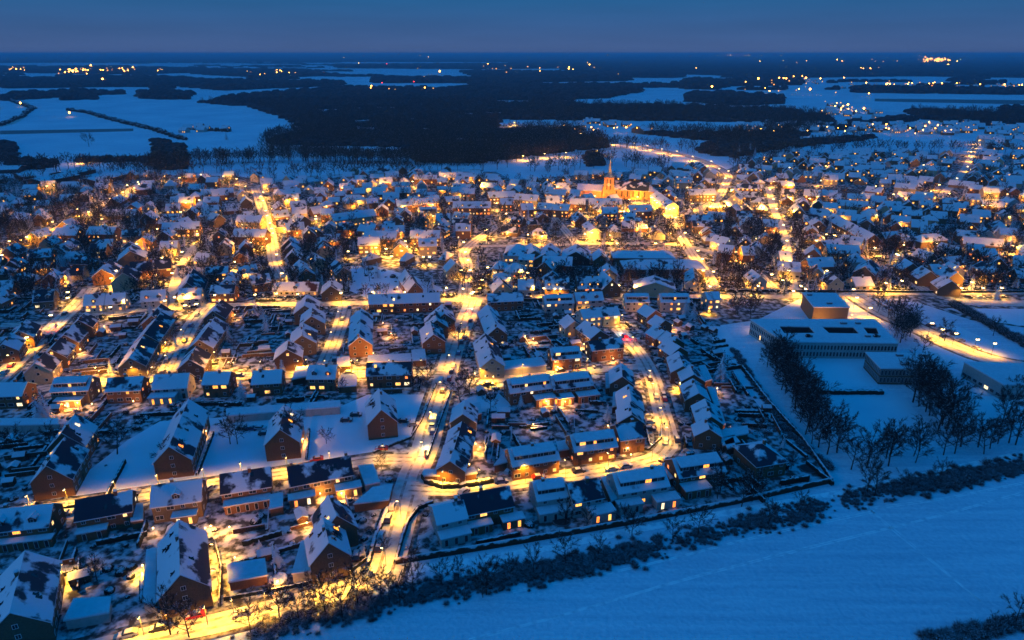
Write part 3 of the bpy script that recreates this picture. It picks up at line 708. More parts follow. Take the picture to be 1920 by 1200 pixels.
# left diagonal rows
H(66,681, 84,661, 9.5,5,9,'cream','roof_dark','roof_mid',lit=.5,**B)
H(160,586, 147,600, 9.2,5,8.8,'brick2','roof_dark','roof_white',lit=.05,**B)
H(138,609, 120,628, 9.2,5,8.8,'brick2','roof_mid','roof_white',lit=.1,**B)
H(113,634, 95,655, 9.2,5,8.8,'brick2','roof_dark','roof_white',lit=.2,**B)
H(302,571, 284,592, 9.6,5.4,9.2,'brick','roof_dark','roof_white',lit=.03,**B)
H(303,586, 271,626, 9.6,5.4,9.2,'brick3','roof_dark','roof_white',lit=.03,sky=2,**B)
H(268,631, 243,671, 9.6,5.4,9.2,'brick3','roof_dark','roof_white',lit=.03,sky=2,**B)
H(415,563, 399,583, 9.6,5.4,9.2,'brick','roof_dark','roof_white',lit=.05,**B)
H(404,595, 373,637, 9.6,5.4,9.2,'brick3','roof_mid','roof_white',lit=.0,**B)
H(368,650, 354,674, 9.6,5.4,9.2,'brick2','roof_dark','roof_white',lit=.05,**B)
H(50,600, 35,620, 9,5.2,8.6,'brick','roof_mid','roof_mid',lit=.2,**B)
H(20,625, 5,645, 9,5.2,8.6,'brick','roof_mid','roof_mid',lit=.2,**B)
for r_ in ((160,553,196,551),(200,551,235,549)):
    H(r_[0],r_[1],r_[2],r_[3],9,4.2,8.2,'white','roof_white','roof_white',lit=.5,dorm=1,**B)
H(265,546, 310,543, 9,4.2,8.2,'white','roof_white','roof_white',lit=.4,dorm=2,**B)
H(337,541, 378,540, 9,4.2,8.2,'white','roof_white','roof_white',lit=.3,dorm=2,**B)
H(397,535, 441,534, 9,5.2,8.2,'brick','roof_mid','roof_mid',lit=.8,**B)
H(914,551, 978,548, 9,5.2,8,'brick','roof_mid','roof_white',lit=.25,**B)
H(1020,554, 1073,552, 9,5.2,8,'white','roof_white','roof_white',lit=.3,band=1,**B)
H(1078,549, 1128,547, 9,5.2,8,'white','roof_white','roof_white',lit=.1,dorm=2,**B)
H(1171,551, 1215,551, 9,5.2,8,'white','roof_white','roof_white',lit=.25,band=1,**B)
H(1237,551, 1290,551, 9,5.2,8,'white','roof_white','roof_white',lit=.4,band=1,**B)
H(1088,581, 1122,577, 9,5.2,8,'white','roof_white','roof_white',lit=.9,label='white house with a row of blazing windows at the head of the close',**B)
H(1125,577, 1156,574, 9,5.2,8,'cream','roof_mid','roof_mid',lit=.7,**B)
H(1065,590, 1077,602, 8.5,4.5,7.6,'cream','roof_white','roof_white',lit=.5,**B)
H(1098,601, 1125,620, 9,5,8,'brick2','roof_mid','roof_white',lit=.0,**B)
H(1104,640, 1162,634, 9,5.2,7.6,'brick','roof_mid','roof_mid',lit=.3,label='red brick corner house lit orange at the head of the close',**B)
H(1032,654, 1084,650, 9,5.2,8,'brick','roof_white','roof_white',lit=.4,band=1,**B)
H(1322,548, 1346,547, 9,5.6,8,'white','roof_white','roof_white',lit=.95,label='white house with glowing tall windows right of the terrace row',**B)
# larger or odd buildings in the middle distance
H(247,460, 244,471, 15,6,11,'brick3','roof_white','roof_white',lit=.05,floors=2,label='big orange-lit gable with a wide snowy roof at far left centre')
H(237,497, 230,512, 13,5,10,'cream','roof_dark','roof_dark',lit=.2,floors=2)
H(205,488, 190,505, 11,5,9,'brick','roof_mid','roof_mid',lit=.05,floors=2)
H(362,505, 350,530, 13,4,10,'brick2','roof_dark','roof_white',lit=.0,floors=2)
H(1148,470, 1262,471, 14,5.0,7.5,'brick2','roof_white','roof_white',lit=0,kind='barn',hip=1,chim=0,label='rear one of two long snowy hall roofs right of centre')
H(1168,487, 1316,487, 17,5.4,8.6,'brick2','roof_white','roof_white',lit=0,kind='barn',hip=1,chim=0,label='front one of two long snowy hall roofs, with a small dark bare patch')
H(1226,517, 1229,530, 21,4.5,8,'cream','roof_white','roof_white',lit=.05,kind='barn',chim=0,label='wide cream gabled hall with a white front strip')
H(1019,480, 1073,482, 13,4.5,8,'brick','roof_white','roof_white',lit=0,kind='barn',chim=0,label='low snowy barn in the middle of the farmyard')
H(1032,456, 1022,476, 13,4.5,8.6,'brick','roof_mid','roof_white',lit=0,kind='barn',chim=0)
H(1082,457, 1080,472, 17,4,8.5,'clad','roof_white','roof_white',lit=0,kind='barn',chim=0)
H(1124,466, 1128,478, 9,4,7.5,'brick','roof_white','roof_white',lit=0,kind='barn',chim=0)
H(948,457, 992,458, 22,4.5,9,'white','roof_white','roof_white',lit=.1,kind='barn',hip=1,chim=0)
H(995,456, 1003,470, 14,4.5,9,'brick','roof_white','roof_white',lit=0,kind='barn',chim=0)
H(975,476, 1002,477, 11,5,7,'cream','roof_white','roof_white',lit=.8,floors=2)
H(948,493, 985,494, 11,4,7.5,'cream','roof_white','roof_white',lit=.9,hip=1,kind='barn',chim=0,label='hip-roofed shop with blazing front windows, right one of two')
H(926,489, 948,490, 11,4,7,'cream','roof_white','roof_white',lit=.9,hip=1,kind='barn',chim=0)
H(925,511, 955,511, 10,4,7,'white','roof_white','roof_white',lit=.9,hip=1,kind='barn',chim=0,label='low hip-roofed white building with lit walls in front of the shops')
H(936,520, 943,530, 10,4.5,9,'cream','roof_dark','roof_white',lit=.05,floors=2,label='cream gabled house with a bare dark right slope near the crossroads')
H(972,524, 1000,524, 10,4,8,'white','roof_white','roof_white',lit=.1,floors=1)
for r_ in ((1022,519,1066,519),(1082,519,1126,518)):
    H(r_[0],r_[1],r_[2],r_[3],10,5.2,10,'brick','roof_mid','roof_mid',lit=.6,dorm=3,floors=2,sky=2)
H(1132,509, 1148,524, 10,5,10,'brick','roof_dark','roof_white',lit=.3,floors=2)
H(695,474, 698,475, 13,3.6,7,'brick2','roof_white','roof_white',lit=0,hip=1,kind='barn',chim=0)
H(758,473, 768,474, 13,3.6,7,'brick2','roof_white','roof_white',lit=.1,hip=1,kind='barn',chim=0)
H(830,471, 842,472, 13,3.6,7,'brick2','roof_white','roof_white',lit=.1,hip=1,kind='barn',chim=0)
H(846,485, 854,493, 10,4.5,9,'cream','roof_mid','roof_white',lit=.3,floors=2)
H(760,505, 768,517, 8,4.6,9,'brick','roof_dark','roof_white',lit=.0,floors=2)
H(770,518, 778,530, 8,4.6,9,'brick','roof_dark','roof_white',lit=.0,floors=2)
H(622,523, 620,536, 10,4.6,8.5,'brick2','roof_white','roof_white',lit=.0,floors=2)
for r_ in ((546,442,541,450),(549,452,545,459),(552,464,547,473)):
    H(r_[0],r_[1],r_[2],r_[3],9,5,9,'brick2','roof_mid','roof_white',lit=.0,floors=2)
for r_ in ((742,375,822,370),(440,429,500,430),(447,403,492,404),(510,396,538,393),(548,389,575,388),(601,391,625,390),(620,402,700,392),(1010,380,1068,383),(1070,371,1098,372),(1104,372,1165,372),
          (1178,385,1220,384),(1128,388,1158,388),(976,382,998,381),(968,363,1010,366),(915,360,965,358),(938,372,962,372),(1232,358,1262,379),(1267,333,1297,333),(1290,355,1340,354),(850,378,920,378),
          (676,419,705,421),(685,432,745,434),(770,432,825,432),(672,445,712,444),(785,447,818,446),(866,353,890,353),(855,419,882,419),(305,418,374,415),(168,425,218,425),(105,427,148,427)):
    H(r_[0],r_[1],r_[2],r_[3],10.5,6.2,10,R.choice(('brick','cream','brick3','brick')),'roof_white','roof_white',lit=.55,floors=2,dorm=R.choice((0,0,2)))
for r_ in ((1540,452,1575,447),(1550,458,1610,460),(1563,400,1640,440),(1350,458,1376,461),(1390,462,1412,462),(1512,484,1560,482),(1458,490,1500,492),(1460,471,1480,471),(1580,440,1620,446)):
    H(r_[0],r_[1],r_[2],r_[3],10,4.6,8.6,R.choice(('brick','white','cream')),'roof_white','roof_white',lit=.5,floors=1,sky=1)
for r_ in ((1632,486,1622,500),(1697,485,1712,494),(1728,499,1745,509),(1770,516,1785,527)):
    H(r_[0],r_[1],r_[2],r_[3],11,4.4,8.6,'brick2','roof_white','roof_white',lit=.15,floors=1)
# ---------------------------------------------------------------- school and other flat roofs
flat_building('school_gym', [(1505,550),(1567,551),(1592,577),(1526,577)], 7.5, 'brick3', 'tall school gym box with orange-lit brick wall and flat snowy roof', 'school', vents=2)
flat_building('school', [(1408,600),(1640,600),(1684,645),(1470,642)], 7.0, 'white', 'long flat-roofed school with sunken courtyards and a glazed two-storey front', 'school',
   courts=([(1461,613),(1517,614),(1528,626),(1470,626)],[(1541,614),(1600,615),(1611,627),(1554,626)],[(1618,615),(1643,616),(1648,628),(1627,627)]), wins=True, lit=.02, wk='d', vents=7)
flat_building('school_wing', [(1624,662),(1757,664),(1782,694),(1652,692)], 6.5, 'brick2', 'separate square school wing with a flat snowy roof behind bare trees', 'school', wins=True, lit=0, wk='d', vents=4)
flat_building('sports_hall', [(1808,680),(1990,684),(2040,722),(1882,722)], 6.0, 'white', 'pale sports hall with angled roof at the right edge', 'hall', wins=True, lit=.1, vents=3)
GA = dict(cat='garage', desc='flat-roofed garage under snow')
flat_building('garage', [(426,768),(636,752),(637,764),(426,781)], 2.6, 'white', 'long row of garages with snowy flat roof behind the brick blocks', 'garage', doors=1)
flat_building('garage', [(-10,786),(108,786),(110,797),(-10,799)], 2.6, 'white', 'row of pale garage doors at the left edge', 'garage', doors=1)
flat_building('garage', [(943,679),(1014,671),(1024,686),(944,694)], 2.6, 'white', 'row of four garages along the short cross street', 'garage', doors=1)
for px_ in ([(632,671),(655,670),(656,686),(633,688)],[(692,668),(768,664),(770,678),(690,680)],[(772,658),(796,656),(799,675),(774,677)],[(927,873),(946,848),(960,865),(929,873)],[(140,1125),(206,1122),(203,1150),(122,1164)],
            [(565,1018),(580,1014),(590,1070),(548,1076)],[(427,1060),(495,1050),(500,1080),(430,1092)],[(294,1030),(275,1034),(268,1130),(292,1134)],[(672,875),(700,873),(712,905),(685,910)],[(700,916),(735,910),(728,938),(664,946)],
            [(556,690),(580,688),(578,706),(548,712)],[(636,705),(668,703),(668,724),(634,726)],[(1043,832),(1064,826),(1072,842),(1046,846)],[(1128,897),(1142,896),(1160,934),(1146,940)],
            [(247,948),(268,946),(268,975),(246,978)],[(508,930),(530,925),(530,950),(506,955)],[(1135,702),(1150,700),(1152,726),(1136,728)],[(1150,738),(1162,737),(1163,760),(1148,764)],[(1242,872),(1258,868),(1276,892),(1256,898)],
            [(1352,824),(1376,818),(1386,830),(1356,836)],[(1310,688),(1322,686),(1335,712),(1322,716)],[(1326,727),(1340,730),(1350,760),(1340,762)],[(1340,762),(1352,770),(1360,795),(1348,798)],
            [(1345,808),(1400,800),(1402,814),(1350,824)],[(1360,830),(1374,822),(1378,838),(1364,842)],[(885,760),(900,756),(903,775),(887,780)],[(868,883),(888,878),(893,888),(868,892)],[(796,882),(863,882),(863,893),(796,893)]):
    flat_building('garage', px_, 2.6, R.choice(('brick','brick','white','wood')), **GA)

# ================================================================ CHURCH
def church():
    p = at(1141, 371); root = ob('church', None, None, (p.x, p.y, 0), math.radians(-14))
    reg(root, 'church', '', None, 'floodlit orange brick church with a square tower and a pointed spire')
    M['church'] = two('church_brick', (.34, .20, .10), (.44, .27, .14), .8)
    t = MB(); t.box(-4.2, 4.2, -4.2, 4.2, 0, 18); 
    for z in (7, 12): t.box(-4.4, 4.4, -4.4, 4.4, z, z+.5)
    t.box(-4.6, 4.6, -4.6, 4.6, 18, 18.6)
    for sx in (-1, 1):
        for sy in (-1, 1): t.box(sx*4.2-.8, sx*4.2+.8, sy*4.2-.8, sy*4.2+.8, 0, 11)
    tw = ob('tower', t.mesh('tower', [M['church']]), root)
    for z in (8, 13.2):
        for x in (-1.5, 1.5):
            m = MB(); m.box(-.55, .55, -.08, .08, 0, 3.4); m.poly([(-.55, -.1, 3.4), (.55, -.1, 3.4), (0, -.1, 4.3)]); ob('louvre', m.mesh('louvre', [M['clad']]), tw, (x, -4.24, z))
    m = MB(); m.cyl(0, 0, 0, .12, 1.3, 1.3, 20); k = ob('clock', m.mesh('clock', [M['frame']]), tw, (0, -4.25, 12.4)); k.rotation_euler = (math.pi/2, 0, 0)
    s = MB(); s.cyl(0, 0, 18.6, 21, 3.9, 1.9, 8, 0); s.cyl(0, 0, 21, 35, 1.8, .12, 8, 0); s.cyl(0, 0, 35, 36.5, .08, .05, 6, 0)
    M['spire'] = two('spire_copper', (.30, .30, .24), (.45, .45, .38), .6); ob('spire', s.mesh('spire', [M['spire']]), root)
    n = MB(); L, W, he, hr = 30, 14, 8.5, 14.5
    wallbox(n, L, W, he, hr, 0); nv = ob('nave', n.mesh('nave', [M['church']]), root, (19.5, 3, 0))
    r = MB(); roofslab(r, L, W, he, hr, 0); ob('roof', r.mesh('roof', [M['roof_dark'], M['roof_white'], M['verge'], M['wood']]), root, (19.5, 3, 0))
    a = MB(); a.cyl(0, 0, 0, 7.5, 6, 6, 10, 0); a.cyl(0, 0, 7.5, 12.5, 6.5, .3, 10, 1); ob('apse', a.mesh('apse', [M['church'], M['snow_roof']]), root, (35.5, 3, 0))
    for i in range(6):
        m = MB(); m.box(-.6, .6, -.06, .06, 0, 4.4); m.poly([(-.6, -.07, 4.4), (.6, -.07, 4.4), (0, -.07, 5.4)]); ob('arched_window', m.mesh('arched_window', [M['clad']]), nv, (-12.5+i*4.9, -7.06, 2.6))
        b = MB(); b.box(-.4, .4, -1, 0, 0, 8.5); ob('buttress', b.mesh('buttress', [M['church']]), nv, (-10+i*4.9, -7.0, 0))
    q = MB(); wallbox(q, 22, 11, 6.5, 11, 0); ob('side_hall', q.mesh('side_hall', [M['church']]), root, (-17, 2, 0))
    q = MB(); roofslab(q, 22, 11, 6.5, 11, 0); ob('side_roof', q.mesh('side_roof', [M['roof_white'], M['roof_white'], M['verge'], M['wood']]), root, (-17, 2, 0))
    occ_add(p.x+8, p.y, math.radians(-14), 38, 13)
    return root
church()
# far farm hall
H(1196,236, 1236,234, 34, 6, 12,'brick2','roof_white','roof_white',lit=0,kind='barn',chim=0,label='big gabled farm hall in the snow behind the woods')
for r_ in ((30,325,60,322),(110,322,160,312),(60,335,130,322),(160,335,230,318),(-20,312,40,310)):
    H(r_[0],r_[1],r_[2],r_[3],24,4,6.5,'clad','roof_white','roof_white',lit=0,kind='barn',chim=0,floors=1)
# ================================================================ FILL: the rest of the town
HAND = len(HS)
CEM = P([(1500,349),(1600,350),(1625,365),(1520,372),(1470,362)])
NOGO = [P(l) for l in ([(655,480),(860,480),(860,548),(655,560)], [(1480,345),(1620,348),(1640,372),(1470,372)], [(1410,560),(1900,560),(2000,760),(1560,900),(1330,620)], [(870,740),(960,730),(960,770),(870,775)],
        [(0,900),(150,930),(700,850),(790,750),(640,720),(440,740),(300,760),(0,780)], [(1130,463),(1320,463),(1340,512),(1140,512)], [(900,440),(1120,452),(1140,500),(880,520)],
        [(1080,338),(1220,340),(1230,375),(1080,380)], [(0,300),(240,310),(120,345),(0,345)])]
TP = [(p.x, p.y) for p in P([(-250,1000),(-250,560),(-350,345),(120,332),(300,328),(440,330),(560,347),(700,322),(860,324),(960,345),(1060,335),(1200,328),(1300,312),(1350,330),(1385,318),(1480,290),(1650,288),(1920,296),(2300,330),(2250,545),(1560,550),(1340,548),(1320,560),(430,565),(300,690),(0,690)])]
def fill():
    ys = 330.0
    while ys < 900:
        xs = -900.0
        while xs < 900:
            x = xs+R.uniform(-5, 5); y = ys+R.uniform(-5, 5); xs += 17
            if not inpoly(x, y, TP): continue
            if any(inpoly(x, y, n) for n in NOGO): continue
            u, v = pix((x, y, 0))
            if u < -60 or u > 1980: continue
            if u < 320 and v < 450 and R.random() < .62: continue
            if 280 < u < 460 and v < 370 and R.random() < .6: continue
            rd, ra = road_dist(x, y)
            if rd < 6.5: continue
            ang = ra if rd < 30 else (.15 if u < 900 else -.35)
            if R.random() < .4: ang += math.pi/2
            ang += R.uniform(-.06, .06)
            big = R.random() < .12
            L = R.uniform(16, 24) if big else R.uniform(8.5, 13.5); W_ = R.uniform(8, 10)
            if occ_hit(x, y, ang, L/2+1.2, W_/2+1.2): continue
            he = R.choice((2.9, 3.1, 4.2, 5.0, 5.2)); hr = he+W_*R.uniform(.33, .48)
            c = math.hypot(u-1150, (v-390)*2)
            lit = .5 if c < 420 else .28
            right = u > 1350
            spec((x, y), ang, L, W_, he, hr, R.choice(('brick', 'brick', 'brick2', 'white', 'cream', 'brick3')), R.choice(('roof_white', 'roof_mid', 'roof_mid', 'roof_red')) if not right else R.choice(('roof_white', 'roof_white', 'roof_mid')),
                 R.choice(('roof_white', 'roof_mid', 'roof_dark', 'roof_dark')) if not right else R.choice(('roof_white', 'roof_white', 'roof_mid')), lit=lit, chim=1, dorm=R.choice((0, 0, 0, 1, 2)), sky=R.choice((0, 1, 1)), hip=int(R.random() < .12), floors=1 if he < 4.5 else 2)
        ys += 16
fill()
# villages beyond the wood, right
for px_, n_ in (([(1380,232),(1560,236),(1800,232),(1920,240),(1920,256),(1620,250),(1480,250),(1380,246)], 90), ([(1840,262),(1925,262),(1925,282),(1850,280)], 14), ([(1560,196),(1700,222),(1600,226),(1540,214)], 18),
               ([(1100,225),(1240,240),(1180,248),(1080,240)], 8), ([(330,238),(430,240),(430,250),(340,250)], 6), ([(1560,158),(1920,158),(1920,166),(1560,166)], 40), ([(1440,148),(1560,150),(1560,158),(1440,156)], 14)):
    pl = P(px_); xs_ = [p.x for p in pl]; ys_ = [p.y for p in pl]; k = 0; tries = 0
    while k < n_ and tries < n_*30:
        tries += 1; x = R.uniform(min(xs_), max(xs_)); y = R.uniform(min(ys_), max(ys_))
        if not inpoly(x, y, pl): continue
        a = R.uniform(-.5, .3); L = R.uniform(11, 17)
        if occ_hit(x, y, a, L/2+2, 6): continue
        spec((x, y), a, L, 10, 4, 8.5, R.choice(('brick', 'white')), 'roof_white', 'roof_white', lit=.35); k += 1
order = sorted(range(len(HS)), key=lambda i: (0 if i < HAND else 1, math.hypot(*HS[i]['c'])))
NB = 0
WB, RB, LB = MB(), MB(), MB()
for rank, i in enumerate(order):
    s = HS[i]; d = math.hypot(*s['c'])
    if rank < 299 : build_house(s, d < 290, d < 420); NB += 1
    else: far_house_arrays(s, WB, RB, LB)
for b_, k_ in ((WB, 0), (RB, 0), (LB, 0)): pass
allm = MB()
for b_ in (WB, RB, LB):
    n0 = len(allm.v); allm.v += b_.v; allm.f += [tuple(i+n0 for i in f) for f in b_.f]; allm.m += b_.m
stuff('distant_houses', allm.mesh('distant_houses', [M['brick'], M['brick2'], M['brick3'], M['white'], M['cream'], M['roof_white'], M['roof_mid'], M['verge'], M['lit_far']]),
      'the many small snow-roofed houses filling the far side of the town', 'houses')
print('houses', len(HS), 'built', NB)

# ================================================================ VEGETATION
def prism(V, Fc, p, q, r0, r1):
    d = q-p; d = d/np.linalg.norm(d); u = np.cross(d, [0, 0, 1.0]); 
    if np.linalg.norm(u) < .05: u = np.array([1.0, 0, 0])
    u /= np.linalg.norm(u); w_ = np.cross(d, u); n = len(V)
    for c, r in ((p, r0), (q, r1)):
        for k in range(3):
            a = 2*math.pi*k/3; V.append(c+r*(math.cos(a)*u+math.sin(a)*w_))
    for k in range(3):
        j = (k+1) % 3; Fc.append((n+k, n+j, n+3+j)); Fc.append((n+k, n+3+j, n+3+k))
def twig(V, Fc, p, q, r):
    d = q-p; u = np.cross(d, np.random.default_rng(len(V)).normal(size=3)); u = u/np.linalg.norm(u)*r; n = len(V)
    V += [p-u, p+u, q]; Fc.append((n, n+1, n+2))
def bare_tree(seed, h, spread=.36, nl=9, ns=5, nt_=6, tw=.055, z0=.22):
    g = np.random.default_rng(seed); V = []; Fc = []
    top = np.array([g.normal(0, .03)*h, g.normal(0, .03)*h, h*.8]); base = np.zeros(3)
    pts = [base, top*.35+g.normal(0, .01*h, 3), top*.7+g.normal(0, .015*h, 3), top]
    rad = [h*.022, h*.017, h*.010, h*.004]
    for i in range(3): prism(V, Fc, pts[i], pts[i+1], rad[i], rad[i+1])
    def on(t): 
        t *= 3; i = min(2, int(t)); return pts[i]+(pts[i+1]-pts[i])*(t-i)
    for i in range(nl):
        t = z0+(1-z0)*(i+.5)/nl; p = on(t); a = i*2.4+g.uniform(-.4, .4)
        ln = h*spread*(1.15-.75*abs(t-.45))*g.uniform(.8, 1.15)
        d = np.array([math.cos(a), math.sin(a), .55+.7*t]); d /= np.linalg.norm(d); q = p+d*ln*.5; d2 = d+np.array([0, 0, .45]); e = q+d2/np.linalg.norm(d2)*ln*.6
        prism(V, Fc, p, q, h*.009, h*.006); prism(V, Fc, q, e, h*.006, h*.002)
        for j in range(ns):
            f = .25+.75*(j+1)/ns; b = p+(q-p)*f*2 if f < .5 else q+(e-q)*(f-.5)*2
            dd = d+g.normal(0, .55, 3)+np.array([0, 0, .25]); dd /= np.linalg.norm(dd); l2 = ln*.42*g.uniform(.7, 1.2); c = b+dd*l2
            prism(V, Fc, b, c, h*.0035, tw*.5)
            for k in range(nt_):
                s_ = b+(c-b)*g.uniform(.2, 1); d3 = dd+g.normal(0, .6, 3); d3 /= np.linalg.norm(d3)
                twig(V, Fc, s_, s_+d3*l2*g.uniform(.4, .8), tw)
    return np.array(V), np.array(Fc)
def shrub_arrays(seed, r=1.0, n=260):
    g = np.random.default_rng(seed); V = []; Fc = []
    for i in range(n):
        a = g.uniform(0, 6.28); e = g.uniform(.25, 1.5); d = np.array([math.cos(a)*math.cos(e), math.sin(a)*math.cos(e), math.sin(e)])
        s_ = g.uniform(.0, .5)*r*d*np.array([1, 1, .4]); l = r*g.uniform(.6, 1.1); twig(V, Fc, s_, s_+d*l, .03*r)
        p = s_+d*l*g.uniform(.4, 1); u = g.normal(size=3); u /= np.linalg.norm(u); w_ = np.cross(u, d); k = len(V); q = .07*r*g.uniform(.6, 1.3)
        V += [p-u*q, p+w_*q, p+u*q]; Fc.append((k, k+1, k+2))
    return np.array(V), np.array(Fc)
def bush_arrays(seed, n=260):
    """evergreen bush: leafy clumps through a dome"""
    g = np.random.default_rng(seed); V = []; Fc = []
    for i in range(n):
        d = g.normal(size=3); d[2] = abs(d[2])*.9; d /= np.linalg.norm(d); p = d*g.uniform(.65, 1.0)*np.array([1, 1, .95])
        u = np.cross(d, g.normal(size=3)); u /= np.linalg.norm(u); w_ = np.cross(d, u)+d*g.uniform(-.4, .4); q = g.uniform(.12, .26); k = len(V)
        V += [p-u*q, p-w_*q, p+u*q, p+w_*q]; Fc += [(k, k+1, k+2), (k, k+2, k+3)]
    return np.array(V), np.array(Fc)
def conifer_arrays(seed, h=12.0, r=3.2, n=900):
    g = np.random.default_rng(seed); V = []; Fc = []
    prism(V, Fc, np.zeros(3), np.array([0, 0, h*.95]), .22, .03)
    lv = int(h*1.5)
    for i in range(lv):
        t = (i+.5)/lv; z = h*(.06+.94*t); rr_ = r*(1-t)**.85+.15; nb = max(4, int(n/lv*(1-t*.7)/6))
        for j in range(nb):
            a = 6.283*j/nb+g.uniform(-.3, .3); ln = rr_*g.uniform(.75, 1.1); d = np.array([math.cos(a), math.sin(a), -.28]); s_ = np.array([-math.sin(a), math.cos(a), 0])
            p = np.array([0, 0, z]); w_ = ln*.22+.12
            for q in range(3):
                f0, f1 = .15+.28*q, .5+.25*q; k = len(V)
                V += [p+d*ln*f0-s_*w_, p+d*ln*f0+s_*w_, p+d*ln*f1+np.array([0, 0, -.12])+s_*w_*.2*g.normal()]; Fc.append((k, k+1, k+2))
    return np.array(V), np.array(Fc)
def scatter_np(arrs, places):
    """places: (x, y, scale, rot, idx, zscale) -> merged arrays"""
    Vs = []; Fs = []; n = 0
    for x, y, s, r, i, zs in places:
        V, Fc = arrs[i]; c, q = math.cos(r)*s, math.sin(r)*s
        W_ = np.empty((len(V), 3), np.float32); W_[:, 0] = V[:, 0]*c-V[:, 1]*q+x; W_[:, 1] = V[:, 0]*q+V[:, 1]*c+y; W_[:, 2] = V[:, 2]*s*zs
        Vs.append(W_); Fs.append(Fc+n); n += len(V)
    return np.concatenate(Vs), np.concatenate(Fs)
BT = [bare_tree(i, 11.0, nl=10, ns=7, nt_=15, tw=.06, spread=.42) for i in range(5)]
BTM = [mesh_np('bare_tree', v, f, [M['bark']]) for v, f in BT]
BTL = [bare_tree(20+i, 11.0, nl=9, ns=4, nt_=6, tw=.20) for i in range(4)]
SH = [shrub_arrays(i) for i in range(4)]; SHM = [mesh_np('shrub', v, f, [M['bark_frost']]) for v, f in SH]
BU = [bush_arrays(i) for i in range(3)]; BUM = [mesh_np('bush', v, f, [M['shrub']]) for v, f in BU]
BUL = [bush_arrays(9+i, 70) for i in range(3)]
CO = [conifer_arrays(i) for i in range(3)]; COM = [mesh_np('conifer', v, f, [M['conifer']]) for v, f in CO]
NT = [0]
def tree(x, y, h, grp, desc='bare winter tree'):
    o = ob('bare_tree', R.choice(BTM), None, (x, y, 0), R.uniform(0, 6.28)); s = h/11.0; o.scale = (s*R.uniform(.9, 1.15), s*R.uniform(.9, 1.15), s)
    reg(o, 'tree', desc, grp); NT[0] += 1; return o
def conifer(x, y, h, grp='conifers in the gardens', label=None):
    o = ob('conifer', R.choice(COM), None, (x, y, 0), R.uniform(0, 6.28)); s = h/12.0; o.scale = (s, s, s); reg(o, 'conifer', 'dark snow-dusted conifer', grp, label); return o
def bush(x, y, s, kind='bush', grp='garden bushes under snow'):
    o = ob('bush' if kind == 'bush' else 'shrub', R.choice(BUM if kind == 'bush' else SHM), None, (x, y, 0), R.uniform(0, 6.28)); o.scale = (s, s, s*R.uniform(.8, 1.1))
    reg(o, 'bush' if kind == 'bush' else 'shrub', 'dark rounded bush' if kind == 'bush' else 'bare twiggy shrub', grp); return o
def line_pts(px, step, jit, wob=0):
    pts = P(px); o = []
    for a, b in zip(pts, pts[1:]):
        n = max(1, int((b-a).length/step))
        for i in range(n):
            p = a+(b-a)*((i+R.random())/n); o.append((p.x+R.uniform(-jit, jit), p.y+R.uniform(-jit, jit)))
    return o
# hand-placed single trees
for u, v, h in ((548,832,11),(1780//4+0,833,9),(432,833,8.5),(865,762,12),(880,738,9),(325,880,9),(220,852,11),(30,860,10),(100,850,9),(612,832,5),(720,1035,4),(776,1055,5),
                (525,1160,9),(830,1100,7),(860,1090,6),(1000,1075,7),(1060,1060,8),(1120,1045,6),(1260,1018,7),(1310,1005,8),(1440,985,7),(1500,960,6),(1700,920,6),(1760,905,7),(1640,930,8),(470,1185,7),(560,1165,8),(750,1135,7),(1905,1170,7),(1860,1190,5),(960,1085,6),(1390,950,9),(1410,930,8),(1060,985,7),(1100,990,6),(1170,985,6),(1345,935,7),(610,1150,10),(643,1165,9),(672,1135,10),(690,1110,5),(715,1120,7),(320,1190,10),(355,1195,9),(775,1110,8),(912,1115,9),(1185,1010,7),(905,1120,6),(730,1125,6),(590,1140,8),
                (1350,925,9),(1625,925,11),(1410,940,8),(868,545,12),(872,540,11),(1383,590,10),(1408,600,11),(1310,600,8),(1260,455,9),(1350,560,8),(1470,555,8),(1397,556,9),(1355,700,7),
                (167,275,16),(1100,285,13),(1118,300,12),(1125,305,13),(1108,308,11),(1200,316,12),(1215,320,13),(1230,318,12),(1240,322,10),(1003,320,14),(1060,338,10),(1190,312,11),
                (1480,690,8),(640,740,6),(1290,740,4),(715,880,5),(920,770,8),(860,650,9),(800,720,9),(775,735,8),(1862,630,8),(1770,640,9),(1730,665,8),(1900,745,8)):
    p = at(u, v); tree(p.x, p.y, h, 'bare trees in the streets and gardens')
# rows of bare trees on the right, by the school
for px_, st_, j_, hh_ in (([(1440,655),(1475,720),(1520,790),(1565,860)], 2.2, 3.5, 10), ([(1690,700),(1740,770),(1790,820)], 1.8, 5.0, 11), ([(1590,880),(1700,858),(1800,845),(1930,828)], 3.2, 3.5, 9.5),
                          ([(1430,650),(1450,700),(1500,770),(1545,850)], 5, 3, 8), ([(1870,800),(1930,790)], 4, 4, 9), ([(1690,600),(1700,650)], 4, 4, 9), ([(1380,590),(1420,590)], 4, 3, 9),
                          ([(1640,575),(1680,600),(1695,640)], 4, 4, 8)):
    for x, y in line_pts(px_, st_, j_): 
        if NT[0] < 330 and not occ_hit(x, y, 0, .5, .5, .5): tree(x, y, hh_*R.uniform(.85, 1.35), 'bare trees in rows around the school', 'tall bare row tree')
conifer(*at(1352,712).xy, 13, label='tall snowy fir standing alone beside the grass strip')
